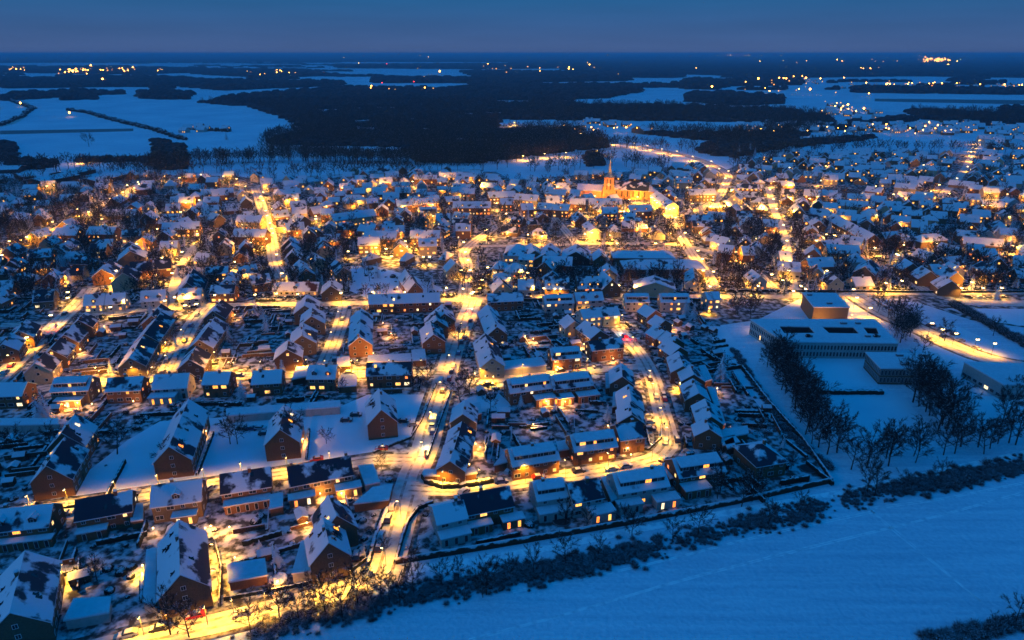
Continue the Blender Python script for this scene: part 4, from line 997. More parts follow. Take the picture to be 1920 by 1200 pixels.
for u, v, h in ((75,790,11),(88,785,12),(455,745,9),(520,715,8),(500,620,10),(492,600,9),(480,590,9),(380,710,8),(530,700,7),(640,685,4),(430,640,8),(372,690,7),(210,570,6),(225,572,6),(243,574,6),(795,660,6),
                (1285,590,9),(1300,600,10),(1040,770,4),(1085,575,6),(980,640,6),(1025,320,12),(1140,300,8),(1385,290,14),(1405,288,15),(1415,292,12),(425,262,14),(483,340,13),(500,342,12),(565,340,11),(1868,560,9),
                (1900,520,12),(1905,500,13),(1520,405,11),(1400,465,9),(415,690,6),(70,680,6),(300,345,10),(330,360,9),(190,345,11),(735,430,10),(745,345,9),(1565,560,5),(935,360,6),(330,650,6),(210,700,7)):
    p = at(u, v); conifer(p.x, p.y, h)
for u, v, s in ((920,745,2),(200,1065,1.1),(228,1075,1.6),(248,1065,1.3),(480,980,1.6),(1272,720,1.5),(945,650,3),(1130,665,2.6),(992,985,1.6),(695,505,2),(737,520,2),(897,520,3)):
    p = at(u, v); bush(p.x, p.y, s)
# thicket between the footpath and the field
pl = []
for x, y in line_pts([(440,1196),(560,1166),(700,1135),(790,1110),(920,1090),(1060,1064),(1220,1028),(1380,990),(1560,948),(1640,925),(1760,905),(1930,870)], .085, 0):
    t_ = R.gauss(0, 2.3); nz_ = math.sin(x*.11)+math.sin(x*.047+1.3)+math.sin(x*.31+y*.2)*.7
    if nz_ < R.uniform(-2.6, -.3) : continue
    pl.append((x+R.uniform(-1, 1), y+t_*.9, R.uniform(.35, 1.15)*(1.1+.2*nz_), R.uniform(0, 6.28), R.randrange(4), R.uniform(.8, 1.3)))
for x, y in line_pts([(1740,1205),(1860,1180),(1990,1150)], .25, 1.8): pl.append((x, y, R.uniform(.8, 2), R.uniform(0, 6.28), R.randrange(4), 1))
for x, y in line_pts([(1788,572),(1850,606),(1935,655)], .3, 2.2): pl.append((x, y, R.uniform(1.2, 2.6), R.uniform(0, 6.28), R.randrange(4), 1.2))
for x, y in line_pts([(1375,655),(1420,730),(1478,815),(1560,880)], .5, 1.2): pl.append((x, y, R.uniform(.8, 1.7), R.uniform(0, 6.28), R.randrange(4), 1))
stuff('thicket', mesh_np('thicket', *scatter_np(SH, pl), [M['bark_frost']]), 'frosted thicket of bare shrubs between the footpath and the open field', 'shrubs')
for x, y in line_pts([(450,1190),(700,1128),(930,1082),(1220,1022),(1560,945),(1760,900),(1930,868)], 9, 2.5): bush(x, y, R.uniform(1.2, 2.3), 'shrub', 'bare shrubs in the strip above the field')
# ---------------------------------------------------------------- hedges and garden walls
def hedge_mesh(L, W_, h, seed):
    g = random.Random(seed); V = []; Fc = []; nx = max(3, int(L/.5)); prof = [(-.5, 0), (-.55, .5), (-.45, .92), (-.2, 1.0), (.2, 1.02), (.45, .9), (.55, .5), (.5, 0)]
    for i in range(nx+1):
        k = 1-.25*(i in (0, nx))
        for a, b in prof: V.append((-L/2+L*i/nx, a*W_*k*g.uniform(.8, 1.2), b*h*(g.uniform(.85, 1.12))))
    m = len(prof)
    for i in range(nx):
        for j in range(m-1): q = i*m+j; Fc.append((q, q+m, q+m+1, q+1))
    me = mesh_np('hedge', V, Fc, [M['hedge']])
    return me
HM = {}
NH = [0]; HEXTRA = []
def hedge(x, y, ang, L, h=1.3, W_=.9, kind='hedge'):
    k = (round(L), round(h, 1), kind)
    if kind == 'hedge':
        if k not in HM: HM[k] = hedge_mesh(max(2, round(L)), W_, h, len(HM))
        o = ob('hedge', HM[k], None, (x, y, 0), ang); reg(o, 'hedge', 'dark clipped snowy hedge', 'hedges between the gardens')
    else:
        if k not in HM:
            m = MB(); m.box(-L/2, L/2, -.06, .06, 0, h, 0); m.box(-L/2-.02, L/2+.02, -.12, .12, h, h+.12, 1)
            for i in range(int(L/2)+1): m.box(-L/2+i*2-.05, -L/2+i*2+.05, -.09, .09, 0, h-.002, 0)
            HM[k] = m.mesh('fence', [M['wood'], M['snow_roof']])
        o = ob('fence', HM[k], None, (x, y, 0), ang); reg(o, 'fence', 'low snow-capped board fence', 'board fences between the gardens')
    NH[0] += 1
    return o
def hedge_line(px, h=1.8, W_=1.0, desc=None, mat='hedge', name='hedge', cat='hedge', smooth=True):
    pts = P(px)
    V = []; Fc = []; prof = [(-.5, 0), (-.52, .6), (-.42, 1.0), (.42, 1.0), (.52, .6), (.5, 0)] if name == 'hedge' else [(-.5, 0), (-.5, 1), (.5, 1), (.5, 0)]
    c = []
    for a, b in zip(pts, pts[1:]):
        n = max(1, int((b-a).length/.7)); c += [a+(b-a)*i/n for i in range(n)]
    c.append(pts[-1])
    for i, p in enumerate(c):
        d = c[min(i+1, len(c)-1)]-c[max(0, i-1)]; d.normalize(); nn = Vector((-d.y, d.x, 0)); k = (R.uniform(.8, 1.15) if name == 'hedge' else 1); kz = (R.uniform(.88, 1.08) if name == 'hedge' else 1)
        for a, b in prof: q = p+nn*a*W_*k; V.append((q.x, q.y, b*h*kz))
    m = len(prof)
    for i in range(len(c)-1):
        for j in range(m-1): q = i*m+j; Fc.append((q, q+m, q+m+1, q+1))
    o = ob(name, mesh_np(name, V, Fc, [M[mat]])); reg(o, cat, '', None, desc); return o
M['wall_brick'] = upsnow('garden_wall', (.05, .03, .02), SN, .3, .5)
hedge_line([(742,1058),(930,1027),(1190,982)], 1.9, .4, 'long dark garden wall above the footpath, left half', 'wall_brick', 'garden_wall', 'wall')
hedge_line([(1190,982),(1380,945),(1560,905)], 1.9, .4, 'long dark garden wall above the footpath, right half', 'wall_brick', 'garden_wall', 'wall')
hedge_line([(1560,905),(1500,820)], 1.6, .4, 'side wall of the corner garden running away from the field', 'wall_brick', 'garden_wall', 'wall')
hedge_line([(742,1058),(752,1020),(765,980),(785,955),(812,945)], 1.3, .8, 'curving dark hedge at the right of the lit road end')
hedge_line([(794,893),(800,905),(830,914),(870,913),(925,903)], 1.5, 1.8, 'thick round-cornered hedge at the inner corner of the junction')
hedge_line([(1485,733),(1560,738),(1655,738)], 1.5, 2.0, 'long straight dark hedge between the school yard and its field')
hedge_line([(690,1062),(702,1015),(728,955)], 1.2, 1.2, 'dark hedge strip left of the lit road end')
hedge_line([(420,1126),(560,1100),(655,1075),(688,1050)], 1.0, .5, 'low hedge curving round the bottom blocks')
hedge_line([(700,850),(770,822),(790,790),(812,735),(822,712)], .8, .6, 'low hedge curving from the left street up the main street')
hedge_line([(1145,795),(1010,880)][:1]+[(1150,832),(1215,845),(1240,822),(1240,795)], .9, .7, 'low curved hedge round the front garden at the street bend')
hedge_line([(1000,868),(1080,850),(1160,838)], .8, .6, 'low hedge in front of the two lower rows')
hedge_line([(800,862),(812,828),(825,790),(845,735)], 1.0, .7, 'dark hedge on the right side of the main street')
hedge_line([(200,935),(235,868),(200,850)][:2], 1.3, .7, 'hedge running from the left street beside the leftmost block')
hedge_line([(370,893),(400,815)], 1.3, .7, 'hedge beside the long brick block with snowy left slope')
hedge_line([(575,864),(580,808)], 1.3, .7, 'hedge beside the brick block with orange porch lamp')
hedge_line([(0,975),(130,952),(260,930)], .9, .6, 'low hedge along the far left street')
hedge_line([(412,1140),(416,1068),(404,1020)], 1.6, .5, 'dark fence between the two bright alleys at bottom left')
hedge_line([(148,1110),(150,1055)], 1.6, .5, 'hedge beside the bright yard of the bottom left block')
hedge_line([(1200,545),(1480,553),(1560,550)][:1]+[(1780,549),(1920,548)], 1.2, 1, 'hedge along the far side of the right field')
hedge_line([(1320,700),(1400,700)][:1]+[(1390,690),(1440,755),(1500,822)], 1.6, 1.2, 'hedge between the back gardens and the grass strip')
# gardens: hedges, fences, bushes, little trees in every gap
GP = [(p.x, p.y) for p in P([(-260,1330),(250,1165),(520,1110),(660,1075),(735,1040),(800,1035),(1190,972),(1550,898),(1480,815),(1380,690),(1330,600),(1340,560),(-250,560)])]
LAWN = [P(l) for l in ([(170,880),(240,825),(300,790),(620,770),(690,740),(800,740),(770,820),(700,848),(400,893),(150,930),(60,930)], [(870,748),(930,733),(960,760),(935,770),(880,775)])]
near_sp = [(s['c'], s['ang']) for s in HS if math.hypot(*s['c']) < 420]
cx_ = np.array([a[0] for a, _ in near_sp]); cy_ = np.array([a[1] for a, _ in near_sp]); ca_ = [b for _, b in near_sp]
def house_ang(x, y): return ca_[int(np.argmin((cx_-x)**2+(cy_-y)**2))]
cand = []
for i in range(6800):
    x = R.uniform(-330, 200); y = R.uniform(100, 345)
    if not inpoly(x, y, GP): continue
    cand.append((math.hypot(x, y), x, y))
cand.sort(); nb_ = 0; nfar = []; nshed = 0
SHED = {}
for d, x, y in cand:
    lawn = any(inpoly(x, y, l) for l in LAWN)
    if lawn and R.random() < .97: continue
    rd, _a = road_dist(x, y); a = house_ang(x, y)+(math.pi/2 if R.random() < .55 else 0); k = R.random()
    if rd < 1.8: continue
    if k < .30:
        L = R.choice((6, 8, 10, 12)); 
        if occ_hit(x, y, a, L/2, .4, .1) or road_dist(x+math.cos(a)*L/2, y+math.sin(a)*L/2)[0] < 1.6 or road_dist(x-math.cos(a)*L/2, y-math.sin(a)*L/2)[0] < 1.6: continue
        if NH[0] < 460: hedge(x, y, a, L, R.choice((1.1, 1.5, 1.8)), kind='hedge' if R.random() < .6 else 'fence')
    elif k < .37 and rd > 6 and nshed < 70:
        if occ_hit(x, y, a, 1.8, 1.5, .4): continue
        occ_add(x, y, a, 1.8, 1.5); q = R.randrange(3)
        if q not in SHED:
            b1 = MB(); L_, W2, he_, hr_ = ((3.2, 2.6, 2.0, 2.9), (4.4, 2.8, 2.2, 3.0), (2.8, 2.4, 1.9, 2.5))[q]; wallbox(b1, L_, W2, he_, hr_, 0)
            b2 = MB(); roofslab(b2, L_, W2, he_, hr_, 0, .2, .2, .18); b3 = MB(); b3.box(-.4, .4, -.04, .04, 0, 1.8)
            SHED[q] = (b1.mesh('wall', [M['wood']]), b2.mesh('roof', [M['snow_roof']]*2+[M['verge'], M['wood']]), b3.mesh('door', [M['clad']]), W2)
        r_ = ob('garden_shed', None, None, (x, y, 0), a); ob('wall', SHED[q][0], r_); ob('roof', SHED[q][1], r_); ob('door', SHED[q][2], r_, (0, -SHED[q][3]/2-.03, 0))
        reg(r_, 'shed', 'small snowy wooden shed', 'garden sheds'); nshed += 1
    elif k < .93:
        s_ = R.uniform(.5, 1.5)
        if occ_hit(x, y, 0, s_*.4, s_*.4, .2): continue
        kk = 'bush' if R.random() < .6 else 'shrub'
        if nb_ < 260: bush(x, y, s_, kk, 'garden bushes under snow' if kk == 'bush' else 'bare garden shrubs'); nb_ += 1
        else: nfar.append((x, y, s_*1.1, R.uniform(0, 6.28), R.randrange(3), R.uniform(.8, 1.2)))
    elif k < .965:
        if occ_hit(x, y, 0, 1, 1, .5): continue
        if R.random() < .6: tree(x, y, R.uniform(3.5, 7), 'bare trees in the streets and gardens', 'small bare garden tree')
        else: conifer(x, y, R.uniform(3, 7))
stuff('garden_bushes', mesh_np('garden_bushes', *scatter_np(BUL, nfar), [M['shrub']]), 'countless low snow-dusted bushes filling the gardens further back', 'bushes')
# town beyond: bushes and trees in the gaps
fb = []; ft = []; fc_ = []
for i in range(26000):
    u = R.uniform(-40, 1960); v = 285+(R.random()**.8)*275; p = at(u, v); x, y = p.x, p.y
    if not inpoly(x, y, TP): continue
    rd, _a = road_dist(x, y)
    if rd < 1.5 or any(inpoly(x, y, n) for n in NOGO[1:2]): continue
    if inpoly(x, y, NOGO[0]) and R.random() < .9: continue
    if (inpoly(x, y, NOGO[5]) or inpoly(x, y, NOGO[6])) and R.random() < .85: continue
    if occ_hit(x, y, 0, .5, .5, .8): continue
    k = R.random(); leftwood = u < 300 and v < 450
    if k < (.6 if not leftwood else .3): fb.append((x, y, R.uniform(.8, 2.0), R.uniform(0, 6.28), R.randrange(3), 1))
    elif k < (.76 if not leftwood else .68): ft.append((x, y, R.uniform(.45, 1.0), R.uniform(0, 6.28), R.randrange(4), 1))
    elif k < (.80 if not leftwood else .80): fc_.append((x, y, R.uniform(.4, .9), R.uniform(0, 6.28), R.randrange(3), 1))
print('far bushes', len(fb), len(ft), len(fc_))
COL_ = [conifer_arrays(50+i, n=260) for i in range(3)]
stuff('distant_bushes', mesh_np('distant_bushes', *scatter_np(BUL, fb), [M['shrub']]), 'countless bushes in the gardens of the far half of the town', 'bushes')
stuff('distant_garden_trees', mesh_np('distant_garden_trees', *scatter_np(BTL, ft[:3200]), [M['bark']]), 'many bare trees between the houses in the far half of the town', 'trees')
stuff('distant_conifers', mesh_np('distant_conifers', *scatter_np(COL_, fc_), [M['conifer']]), 'many dark conifers between the houses in the far half of the town', 'conifers')
# ================================================================ WOODS AND THE FAR PLAIN
def lump(seed, tall=1.0):
    g = np.random.default_rng(seed); V = []; Fc = []; n = 9
    rings = ((1.0, 0), (1.08, .35), (.95, .7), (.6, .93))
    for r, z in rings:
        for i in range(n):
            a = 2*math.pi*i/n; q = r*g.uniform(.75, 1.2); V.append((q*math.cos(a), q*math.sin(a), z*g.uniform(.85, 1.15)))
    V.append((g.normal(0, .1), g.normal(0, .1), 1.0))
    for k in range(3):
        for i in range(n):
            j = (i+1) % n; a, b, c, d = k*n+i, k*n+j, (k+1)*n+j, (k+1)*n+i; Fc += [(a, b, c), (a, c, d)]
    for i in range(n): Fc.append((3*n+i, 3*n+(i+1) % n, 4*n))
    return np.array(V), np.array(Fc)
LU = [lump(i) for i in range(6)]
EXT = []
def wood(name, polys, label, sp=.011, hgt=13.0, minsp=8.0, keepout=()):
    Vs = []; Fs = []; n = 0; cnt = 0
    for px_ in polys:
        pl = [(p.x, p.y) for p in P(px_)]; ys = [p[1] for p in pl]; y = min(ys)
        while y < max(ys):
            s = max(minsp, sp*y); xs = [p[0] for p in pl]; x = max(min(xs), -1.0*y)
            while x < min(max(xs), 1.0*y):
                xx = x+R.uniform(-.4, .4)*s; yy = y+R.uniform(-.4, .4)*s; x += s
                if not inpoly(xx, yy, pl): continue
                if any(inpoly(xx, yy, k) for k in keepout): continue
                V, Fc = LU[R.randrange(6)]; r = s*R.uniform(.5, .78); h = hgt*R.uniform(.45, 1.3)*(.42 if yy < 1300 else .62 if yy < 1900 else 1)
                if yy < 1900 and R.random() < .75: EXT.append((xx, yy, R.uniform(1.1, 1.6), R.uniform(0, 6.28), R.randrange(4), 1))
                W_ = V*np.array([r, r*.9, h])+np.array([xx, yy, 0])
                Vs.append(W_); Fs.append(Fc+n); n += len(V); cnt += 1
            y += s*.85
    if Vs: stuff(name, mesh_np(name, np.concatenate(Vs), np.concatenate(Fs), [M['wood_mass']]), label, 'wood')
    print(name, cnt)
CLEAR = [[(p.x, p.y) for p in P(l)] for l in ([(560,206),(760,200),(770,205),(600,212)], [(820,214),(1010,208),(1020,213),(860,219)], [(640,226),(800,221),(810,226),(650,232)], [(830,258),(960,262),(955,268),(830,265)], [(1180,262),(1300,268),(1295,273),(1180,268)])]+[[(p.x, p.y) for p in P([(935,224),(1440,229),(1430,250),(1220,250),(1060,240),(935,246)])]]+[[(p.x, p.y) for p in P(l)] for l in ([(925,188),(998,188),(1000,196),(930,196)], [(662,238),(708,238),(704,246),(664,246)], [(960,230),(1060,236),(1050,244),(950,240)], [(1190,232),(1250,232),(1250,246),(1180,246)], [(780,240),(812,240),(810,246),(778,246)])]
wood('big_wood', [[(375,193),(470,200),(520,216),(575,242),(560,250),(505,262),(515,272),(640,274),(755,276),(775,300),(800,306),(900,306),(960,298),(1070,284),(1150,276),(1110,258),(1060,246),(1100,238),(1200,250),(1300,262),(1400,268),(1480,262),(1560,240),(1560,222),(1470,208),(1290,201),(1080,197),(1035,189),(1135,184),(1205,171),(1190,160),(900,162),(840,168),(640,167),(480,180)]],
     'the big dark leafless wood across the middle behind the town', keepout=CLEAR)
wood('small_woods', [[(1285,180),(1340,175),(1465,184),(1462,195),(1380,198),(1290,191)], [(1700,208),(1930,216),(1930,238),(1800,234),(1720,222)], [(258,176),(300,168),(362,178),(355,187),(270,186)], [(115,184),(180,182),(178,187),(118,188)], [(0,262),(24,272),(34,300),(0,302)],
                     [(148,300),(280,298),(290,304),(150,305)], [(290,262),(345,275),(345,318),(290,318)], [(1100,290),(1125,288),(1128,312),(1098,312)], [(1345,262),(1480,264),(1480,276),(1370,296),(1300,285)], [(1380,148),(1500,150),(1500,160),(1360,162)], [(1600,165),(1930,170),(1930,178),(1600,174)],
                     [(10,300),(100,305),(95,318),(10,316)], [(1485,266),(1640,256),(1630,262),(1485,276)],[(1530,235),(1700,222),(1720,226),(1560,246)], [(0,180),(140,172),(240,176),(120,182),(0,190)], [(1880,200),(1930,204),(1930,214),(1880,212)]],
     'separate small woods and copses on the snowy plain', minsp=6.5, hgt=12)
wood('far_forest', [[(1100,108),(1930,112),(1930,146),(1700,143),(1500,146),(1300,140),(1100,132)], [(-10,108),(500,106),(1100,108),(1100,117),(500,116),(0,118)], [(620,122),(1100,119),(1100,128),(900,130),(640,128)], [(0,126),(380,128),(380,136),(240,140),(0,136)],
                     [(380,130),(560,132),(640,142),(500,146),(380,140)], [(0,150),(300,146),(420,154),(640,156),(640,161),(420,170),(330,162),(0,166)], [(700,146),(900,149),(1180,150),(1180,152),(900,156),(700,156)], [(1280,150),(1400,154),(1340,168),(1280,168)], [(860,134),(1280,140),(1280,146),(900,146)]],
     'the distant forest belt along the horizon', sp=.011, hgt=15)
wood('horizon_forest', [[(-30,102.6),(1950,102.6),(1950,113),(1100,110),(-30,110)]], 'forest belt on the very horizon', sp=.022, hgt=24)
# random far strips of trees and hedgerows
Vs = []; Fs = []; n = 0
for i in range(250):
    v = 108+(R.random()**1.5)*62; u = R.uniform(-20, 1940); p = at(u, v)
    if 640 < u < 880 and 128 < v < 160: continue
    if 60 < u < 560 and 166 < v: continue
    L = p.y*R.uniform(.01, .09); s = p.y*.007; k = max(2, int(L/s)); sk = R.uniform(-.15, .15)
    for j in range(k):
        V, Fc = LU[R.randrange(6)]; W_ = V*np.array([s*.8, s*.7, R.uniform(8, 15)])+np.array([p.x+j*s+R.uniform(-1, 1)*s*.3, p.y+j*s*sk+R.uniform(-1, 1)*s, 0]); Vs.append(W_); Fs.append(Fc+n); n += len(V)
stuff('far_copses', mesh_np('far_copses', np.concatenate(Vs), np.concatenate(Fs), [M['wood_mass']]), 'scattered tree strips on the plain below the horizon', 'wood')
# hedgerows traced
pl = []
for px_ in ([(128,207),(165,212),(205,224),(290,244),(345,263)], [(10,186),(40,196),(62,204),(40,220),(0,236)], [(350,243),(430,247)], [(150,299),(290,298)]):
    for x, y in line_pts(px_, 4.5, 3): pl.append((x, y, R.uniform(3.5, 6), R.uniform(0, 6.28), R.randrange(3), R.uniform(.9, 1.5)))
stuff('hedgerow', mesh_np('hedgerow', *scatter_np(BUL, pl), [M['shrub']]), 'dark hedgerows running across the snowy fields at upper left', 'hedgerow')
# tall bare trees at the wood's near edge: trunks show against the snow
pl = EXT[:3000]; print('ext', len(EXT))
for px_, st_ in (([(290,322),(300,312),(420,306),(560,303),(700,306),(860,309),(960,302)], 1.6), ([(505,288),(640,300),(760,306)], 2), ([(960,299),(1080,285),(1170,276)], 5), ([(1150,276),(1260,284),(1340,292)], 6), ([(570,248),(510,262),(505,285)], 7),
                 ([(1370,296),(1480,278),(1640,262)], 8), ([(200,328),(330,325),(450,322)], 5), ([(1290,262),(1400,270),(1480,264)], 7), ([(470,338),(640,329),(860,319),(960,314)], 7), ([(990,325),(1080,318),(1120,308),(1250,318)], 6), ([(1380,318),(1500,288),(1700,284),(1900,288)], 6), ([(0,318),(150,322),(320,322)], 4)):
    for x, y in line_pts(px_, st_, 10): pl.append((x, y, R.uniform(1.0, 1.6), R.uniform(0, 6.28), R.randrange(4), 1))
stuff('wood_edge_trees', mesh_np('wood_edge_trees', *scatter_np(BTL, pl), [M['bark']]), 'tall bare trunks along the near edge of the big wood', 'trees')
for u in (628,650,671,695,716,738,760,782,560,600,585): 
    p = at(u, 331-(u-600)*.03); tree(p.x, p.y, 14, 'bare trees along the meadow road behind the town', 'bare roadside tree')
# pylon-free bare field strips of ploughed ground
sheet('ploughed_strip', P([(0,245),(250,241),(250,246),(0,252)]), .05, M['walk'])
sheet('ploughed_field', P([(1484,262),(1560,254),(1630,258),(1560,264),(1484,268)]), .05, M['walk'])
sheet('grass_runway', P([(1640,185),(1930,188),(1930,196),(1640,190)]), .05, M['walk'])
# far lights
fl = {'lit_far': [], 'lamp': [], 'redlight': []}
def fl_add(u, v, k='lamp', s=.9, z=6):
    z = 27 if v < 114 else 17 if v < 170 else 9; p = at(u, v, z); fl[k].append((p.x, p.y, max(.5, s*p.y*.00085), z))
for cu, cv, su, sv, n_ in ((140,132,22,4,30),(35,129,20,4,8),(240,130,70,3,20),(1755,112,24,3,60),(1370,104,50,1.2,22),(1150,102,25,1,6),(1700,156,100,3,20),(1480,148,60,4,10),(1890,160,20,3,8),(1570,200,18,8,9),(1600,206,14,5,5),
                      (730,165,50,5,6),(520,134,60,5,12),(1600,115,200,5,12),(1000,130,300,14,20),(700,104,100,3,10),(1500,165,150,12,16),(1700,240,150,8,26),(1150,240,90,4,16),(1450,240,60,6,8),(1060,128,40,4,5),(1640,128,20,3,5)):
    for i in range(n_): fl_add(R.gauss(cu, su*.6), max(103.2, R.gauss(cv, sv*.6)), 'lamp' if R.random() < .55 else 'lit_far', R.uniform(.6, 1.3))
for u, v in ((94,173),(725,120),(1453,98.5),(776,153),(716,155)): fl_add(u, max(v, 103), 'redlight', .8)
for u, v in ((1540,102.5),(1725,104),(1735,107),(1745,110),(1760,111),(1590,196),(1620,203),(1519,167),(1335,162),(38,193),(130,211),(1422,147),(143,131),(170,123),(249,127),(192,148)): fl_add(u, v, 'lamp', 1.7)
for k, lst in fl.items():
    V = []; Fc = []
    for x, y, s, z in lst:
        n = len(V); V += [(x-s, y, z), (x, y-s, z), (x+s, y, z), (x, y+s, z), (x, y, z-s), (x, y, z+s)]
        for a, b in ((0, 1), (1, 2), (2, 3), (3, 0)): Fc += [(n+a, n+b, n+5), (n+b, n+a, n+4)]
    nm = {'lit_far': 'distant_window_lights', 'lamp': 'distant_lamps', 'redlight': 'distant_red_lights'}[k]
    stuff(nm, mesh_np(nm, V, Fc, [M['lamp_far' if k == 'lamp' else k]]), {'lit_far': 'tiny lit windows of settlements on the plain', 'lamp': 'tiny yellow lamps of towns and plants towards the horizon', 'redlight': 'tiny red warning lights towards the horizon'}[k], 'lights')

# ================================================================ STREET LAMPS
def pl_light(name, power, c=(1, .60, .14), rad=.25):
    l = bpy.data.lights.new(name, 'POINT'); l.energy = power; l.color = c; l.shadow_soft_size = rad; return l
LP = {'near': pl_light('street_light', 15000), 'mid': pl_light('street_light_mid', 15000, (1, .52, .10), .4), 'soft': pl_light('street_light_soft', 6000, (1, .55, .12)), 'porch': pl_light('porch_light', 700, (1, .42, .07)), 'house': pl_light('house_light', 2200, (1, .42, .04)), 'terr': pl_light('terrace_light', 1900, (1, .38, .05)),
      'blaze': pl_light('yard_light', 20000, (1, .66, .18)), 'white': pl_light('white_light', 8000, (1, .85, .55)), 'christ': pl_light('car_light', 900, (1, .8, .5)), 'red': pl_light('tail_light', 1200, (1, .03, .02))}
def lamp_meshes(hs):
    a = MB(); a.cyl(0, 0, 0, 6.0, .09, .05, 6); a.box(-.04, .9, -.04, .04, 5.95, 6.05); b = MB(); b.box(.35, 1.15, -.18, .18, 5.88, 6.12, 0)
    c = MB(); s = hs; c.box(.75-s, .75+s, -s*.6, s*.6, 5.88-s*.5, 5.87, 0)
    return a.mesh('pole', [M['metal']]), b.mesh('lamp_head', [M['metal']]), c.mesh('lamp_glass', [M['lamp']])
LMN = lamp_meshes(.3); LMF = lamp_meshes(.62)  # far glass is oversized: lamp glare put into its shape
def sp_light(name, power, c=(1, .47, .03), cone=140):
    l = bpy.data.lights.new(name, 'SPOT'); l.energy = power; l.color = c; l.shadow_soft_size = .25; l.spot_size = math.radians(cone); l.spot_blend = 1.0; return l
LP['near'] = sp_light('street_light', 8800, (1, .44, .02)); LP['soft'] = sp_light('street_light_soft', 5500); LP['blaze'] = sp_light('yard_light', 9000)
LP['mid'] = pl_light('street_light_mid', 16500, (1, .40, .02), .4)
LP['centre'] = pl_light('street_light_centre', 24000, (1, .42, .025), .4)
def street_lamp(u, v, cls='near', head=True):
    """u, v: where the lamp head stands in the picture (head=True) or its foot"""
    p = at(u, v, 5.8) if head else at(u, v)
    rd, a = road_dist(p.x, p.y); near = math.hypot(p.x, p.y) < 330
    r_ = ob('street_lamp', None, None, (p.x, p.y, 0), R.choice((0, math.pi)) if rd > 4 else a+math.pi/2)
    ms = LMN if near else LMF
    ob('pole', ms[0], r_); hd = ob('lamp_head', ms[1], r_); ob('lamp_glass', ms[2], hd)
    l = bpy.data.objects.new('light', LP[cls]); col.objects.link(l); l.parent = r_; l.location = (.75, 0, 5.4)
    reg(r_, 'street lamp', 'lit yellow street lamp', 'lit street lamps'); return r_
NEARL = {'near': '752,972 724,1062 796,858 812,800 830,742 846,690 879,594 868,628 1240,792 1220,720 1188,655 1168,612 1140,882 1060,895 985,905 900,914 830,918 1222,864 620,876 540,886 455,897 385,908 300,920 220,932 130,948 412,1105 500,1145 440,1158 390,1172 320,1185 270,1192 600,1118 660,1100 575,700 626,645 639,605 347,640 318,690 25,690 60,655 104,612 135,578 190,722 288,715 490,704 560,703 660,702 610,702 760,568 560,572 480,573 330,578 405,574 235,584 1000,557 1160,555 1330,557 1420,556 1500,556 1625,598 1785,648 1825,660 1760,640 1840,560 1875,560 1100,588 1140,602',
         'soft': '1100,695 1040,701 980,706 900,714 720,862 60,960 375,590 250,715 350,712 440,706 730,701 790,701 640,570 1250,556 1560,590 1800,560 1858,668 1740,628 1226,745 1252,830', 'blaze': '130,1095 409,1055 402,684 1600,578'}
for c, t_ in NEARL.items():
    for q_ in t_.split():
        u, v = q_.split(','); street_lamp(int(u), int(v), c, head=False)
MIDL = '''755,387 748,392 722,390 787,389 812,384 876,387 897,382 910,387 560,410 522,413 544,416 590,410 594,405 574,435 504,418 507,428 509,437 497,448 469,454 516,477 459,349 492,360 487,368 491,376 499,404
682,432 744,439 707,464 726,466 732,480 751,470 762,452 764,462 776,457 655,471 796,481 808,481 875,472 880,487 867,506 884,506 837,540 890,547 906,524 751,411 810,405 850,349 710,352 526,512 639,550 915,430
930,381 1044,350 1104,352 1109,351 1117,367 1181,374 1194,369 1219,370 1226,376 1230,380 1247,390 1254,392 1262,390 1310,350 1339,369 1339,375 1330,385 1357,386 1257,438 1209,422 1057,389 1020,387 1002,390 1120,382 1120,396 1162,396 1172,396
1097,439 1112,436 990,440 912,432 1155,456 1227,456 912,501 992,511 980,505 907,524 952,521 887,550 1316,507 1315,485 1020,541 1041,542 1052,542
1485,394 1485,370 1452,373 1421,377 1404,361 1364,380 1358,387 1431,386 1458,391 1535,368 1520,372 1603,365 1674,364 1734,363 1781,363 1890,364 1841,385 1855,385 1891,406 1679,476 1687,478 1485,545 1693,527 1512,542 1598,542 1465,525 1417,524
1482,507 1548,507 1567,441 1548,439 1533,451 1482,347 1547,311 1518,312 1479,314 1358,346 1373,355 1733,309 1793,334 1760,346 1813,312 1642,349 1835,263 1829,270 1823,276 1820,284 1820,294 1696,459 1642,403 1624,405
89,349 101,347 115,321 150,297 52,444 97,442 297,429 426,419 470,454 220,507 294,515 402,509 350,380 337,397 375,375 150,405 132,420 207,372 185,390 240,347 260,341 189,410 310,330 375,327 312,563 210,575 350,572 130,547 235,484 254,457
1,478 12,470 40,450 64,440 110,428 168,397 182,388 222,366 232,360 250,352 262,345 335,333 420,330 445,335 540,375 553,372 604,358 640,352 712,343 775,340 835,330 905,345 1300,293 1335,302 1270,283 1240,279 1215,273 1190,268 1150,264 1090,250 1050,240 1030,238 955,231 965,229 1350,316 20,452 75,434 30,465 1020,288 1060,286 980,292 1120,282 610,402 700,394 1090,392'''  # lamps on the wood road are added in place of a car's light trail
LITL = []
for t_ in MIDL.split():
    u, v = t_.split(','); LITL.append((int(u), int(v)))
for u, v in LITL:
    d = at(u, v, 5.8).y
    cls = 'centre' if (abs(u-1090) < 420 and 335 < v < 410) else 'mid' if (abs(u-1150) < 480 and 330 < v < 480) else ('mid' if d > 430 else 'near')
    if u > 1380 and cls == 'mid' and (u+v) % 2: cls = 'near'
    street_lamp(u, v, cls)
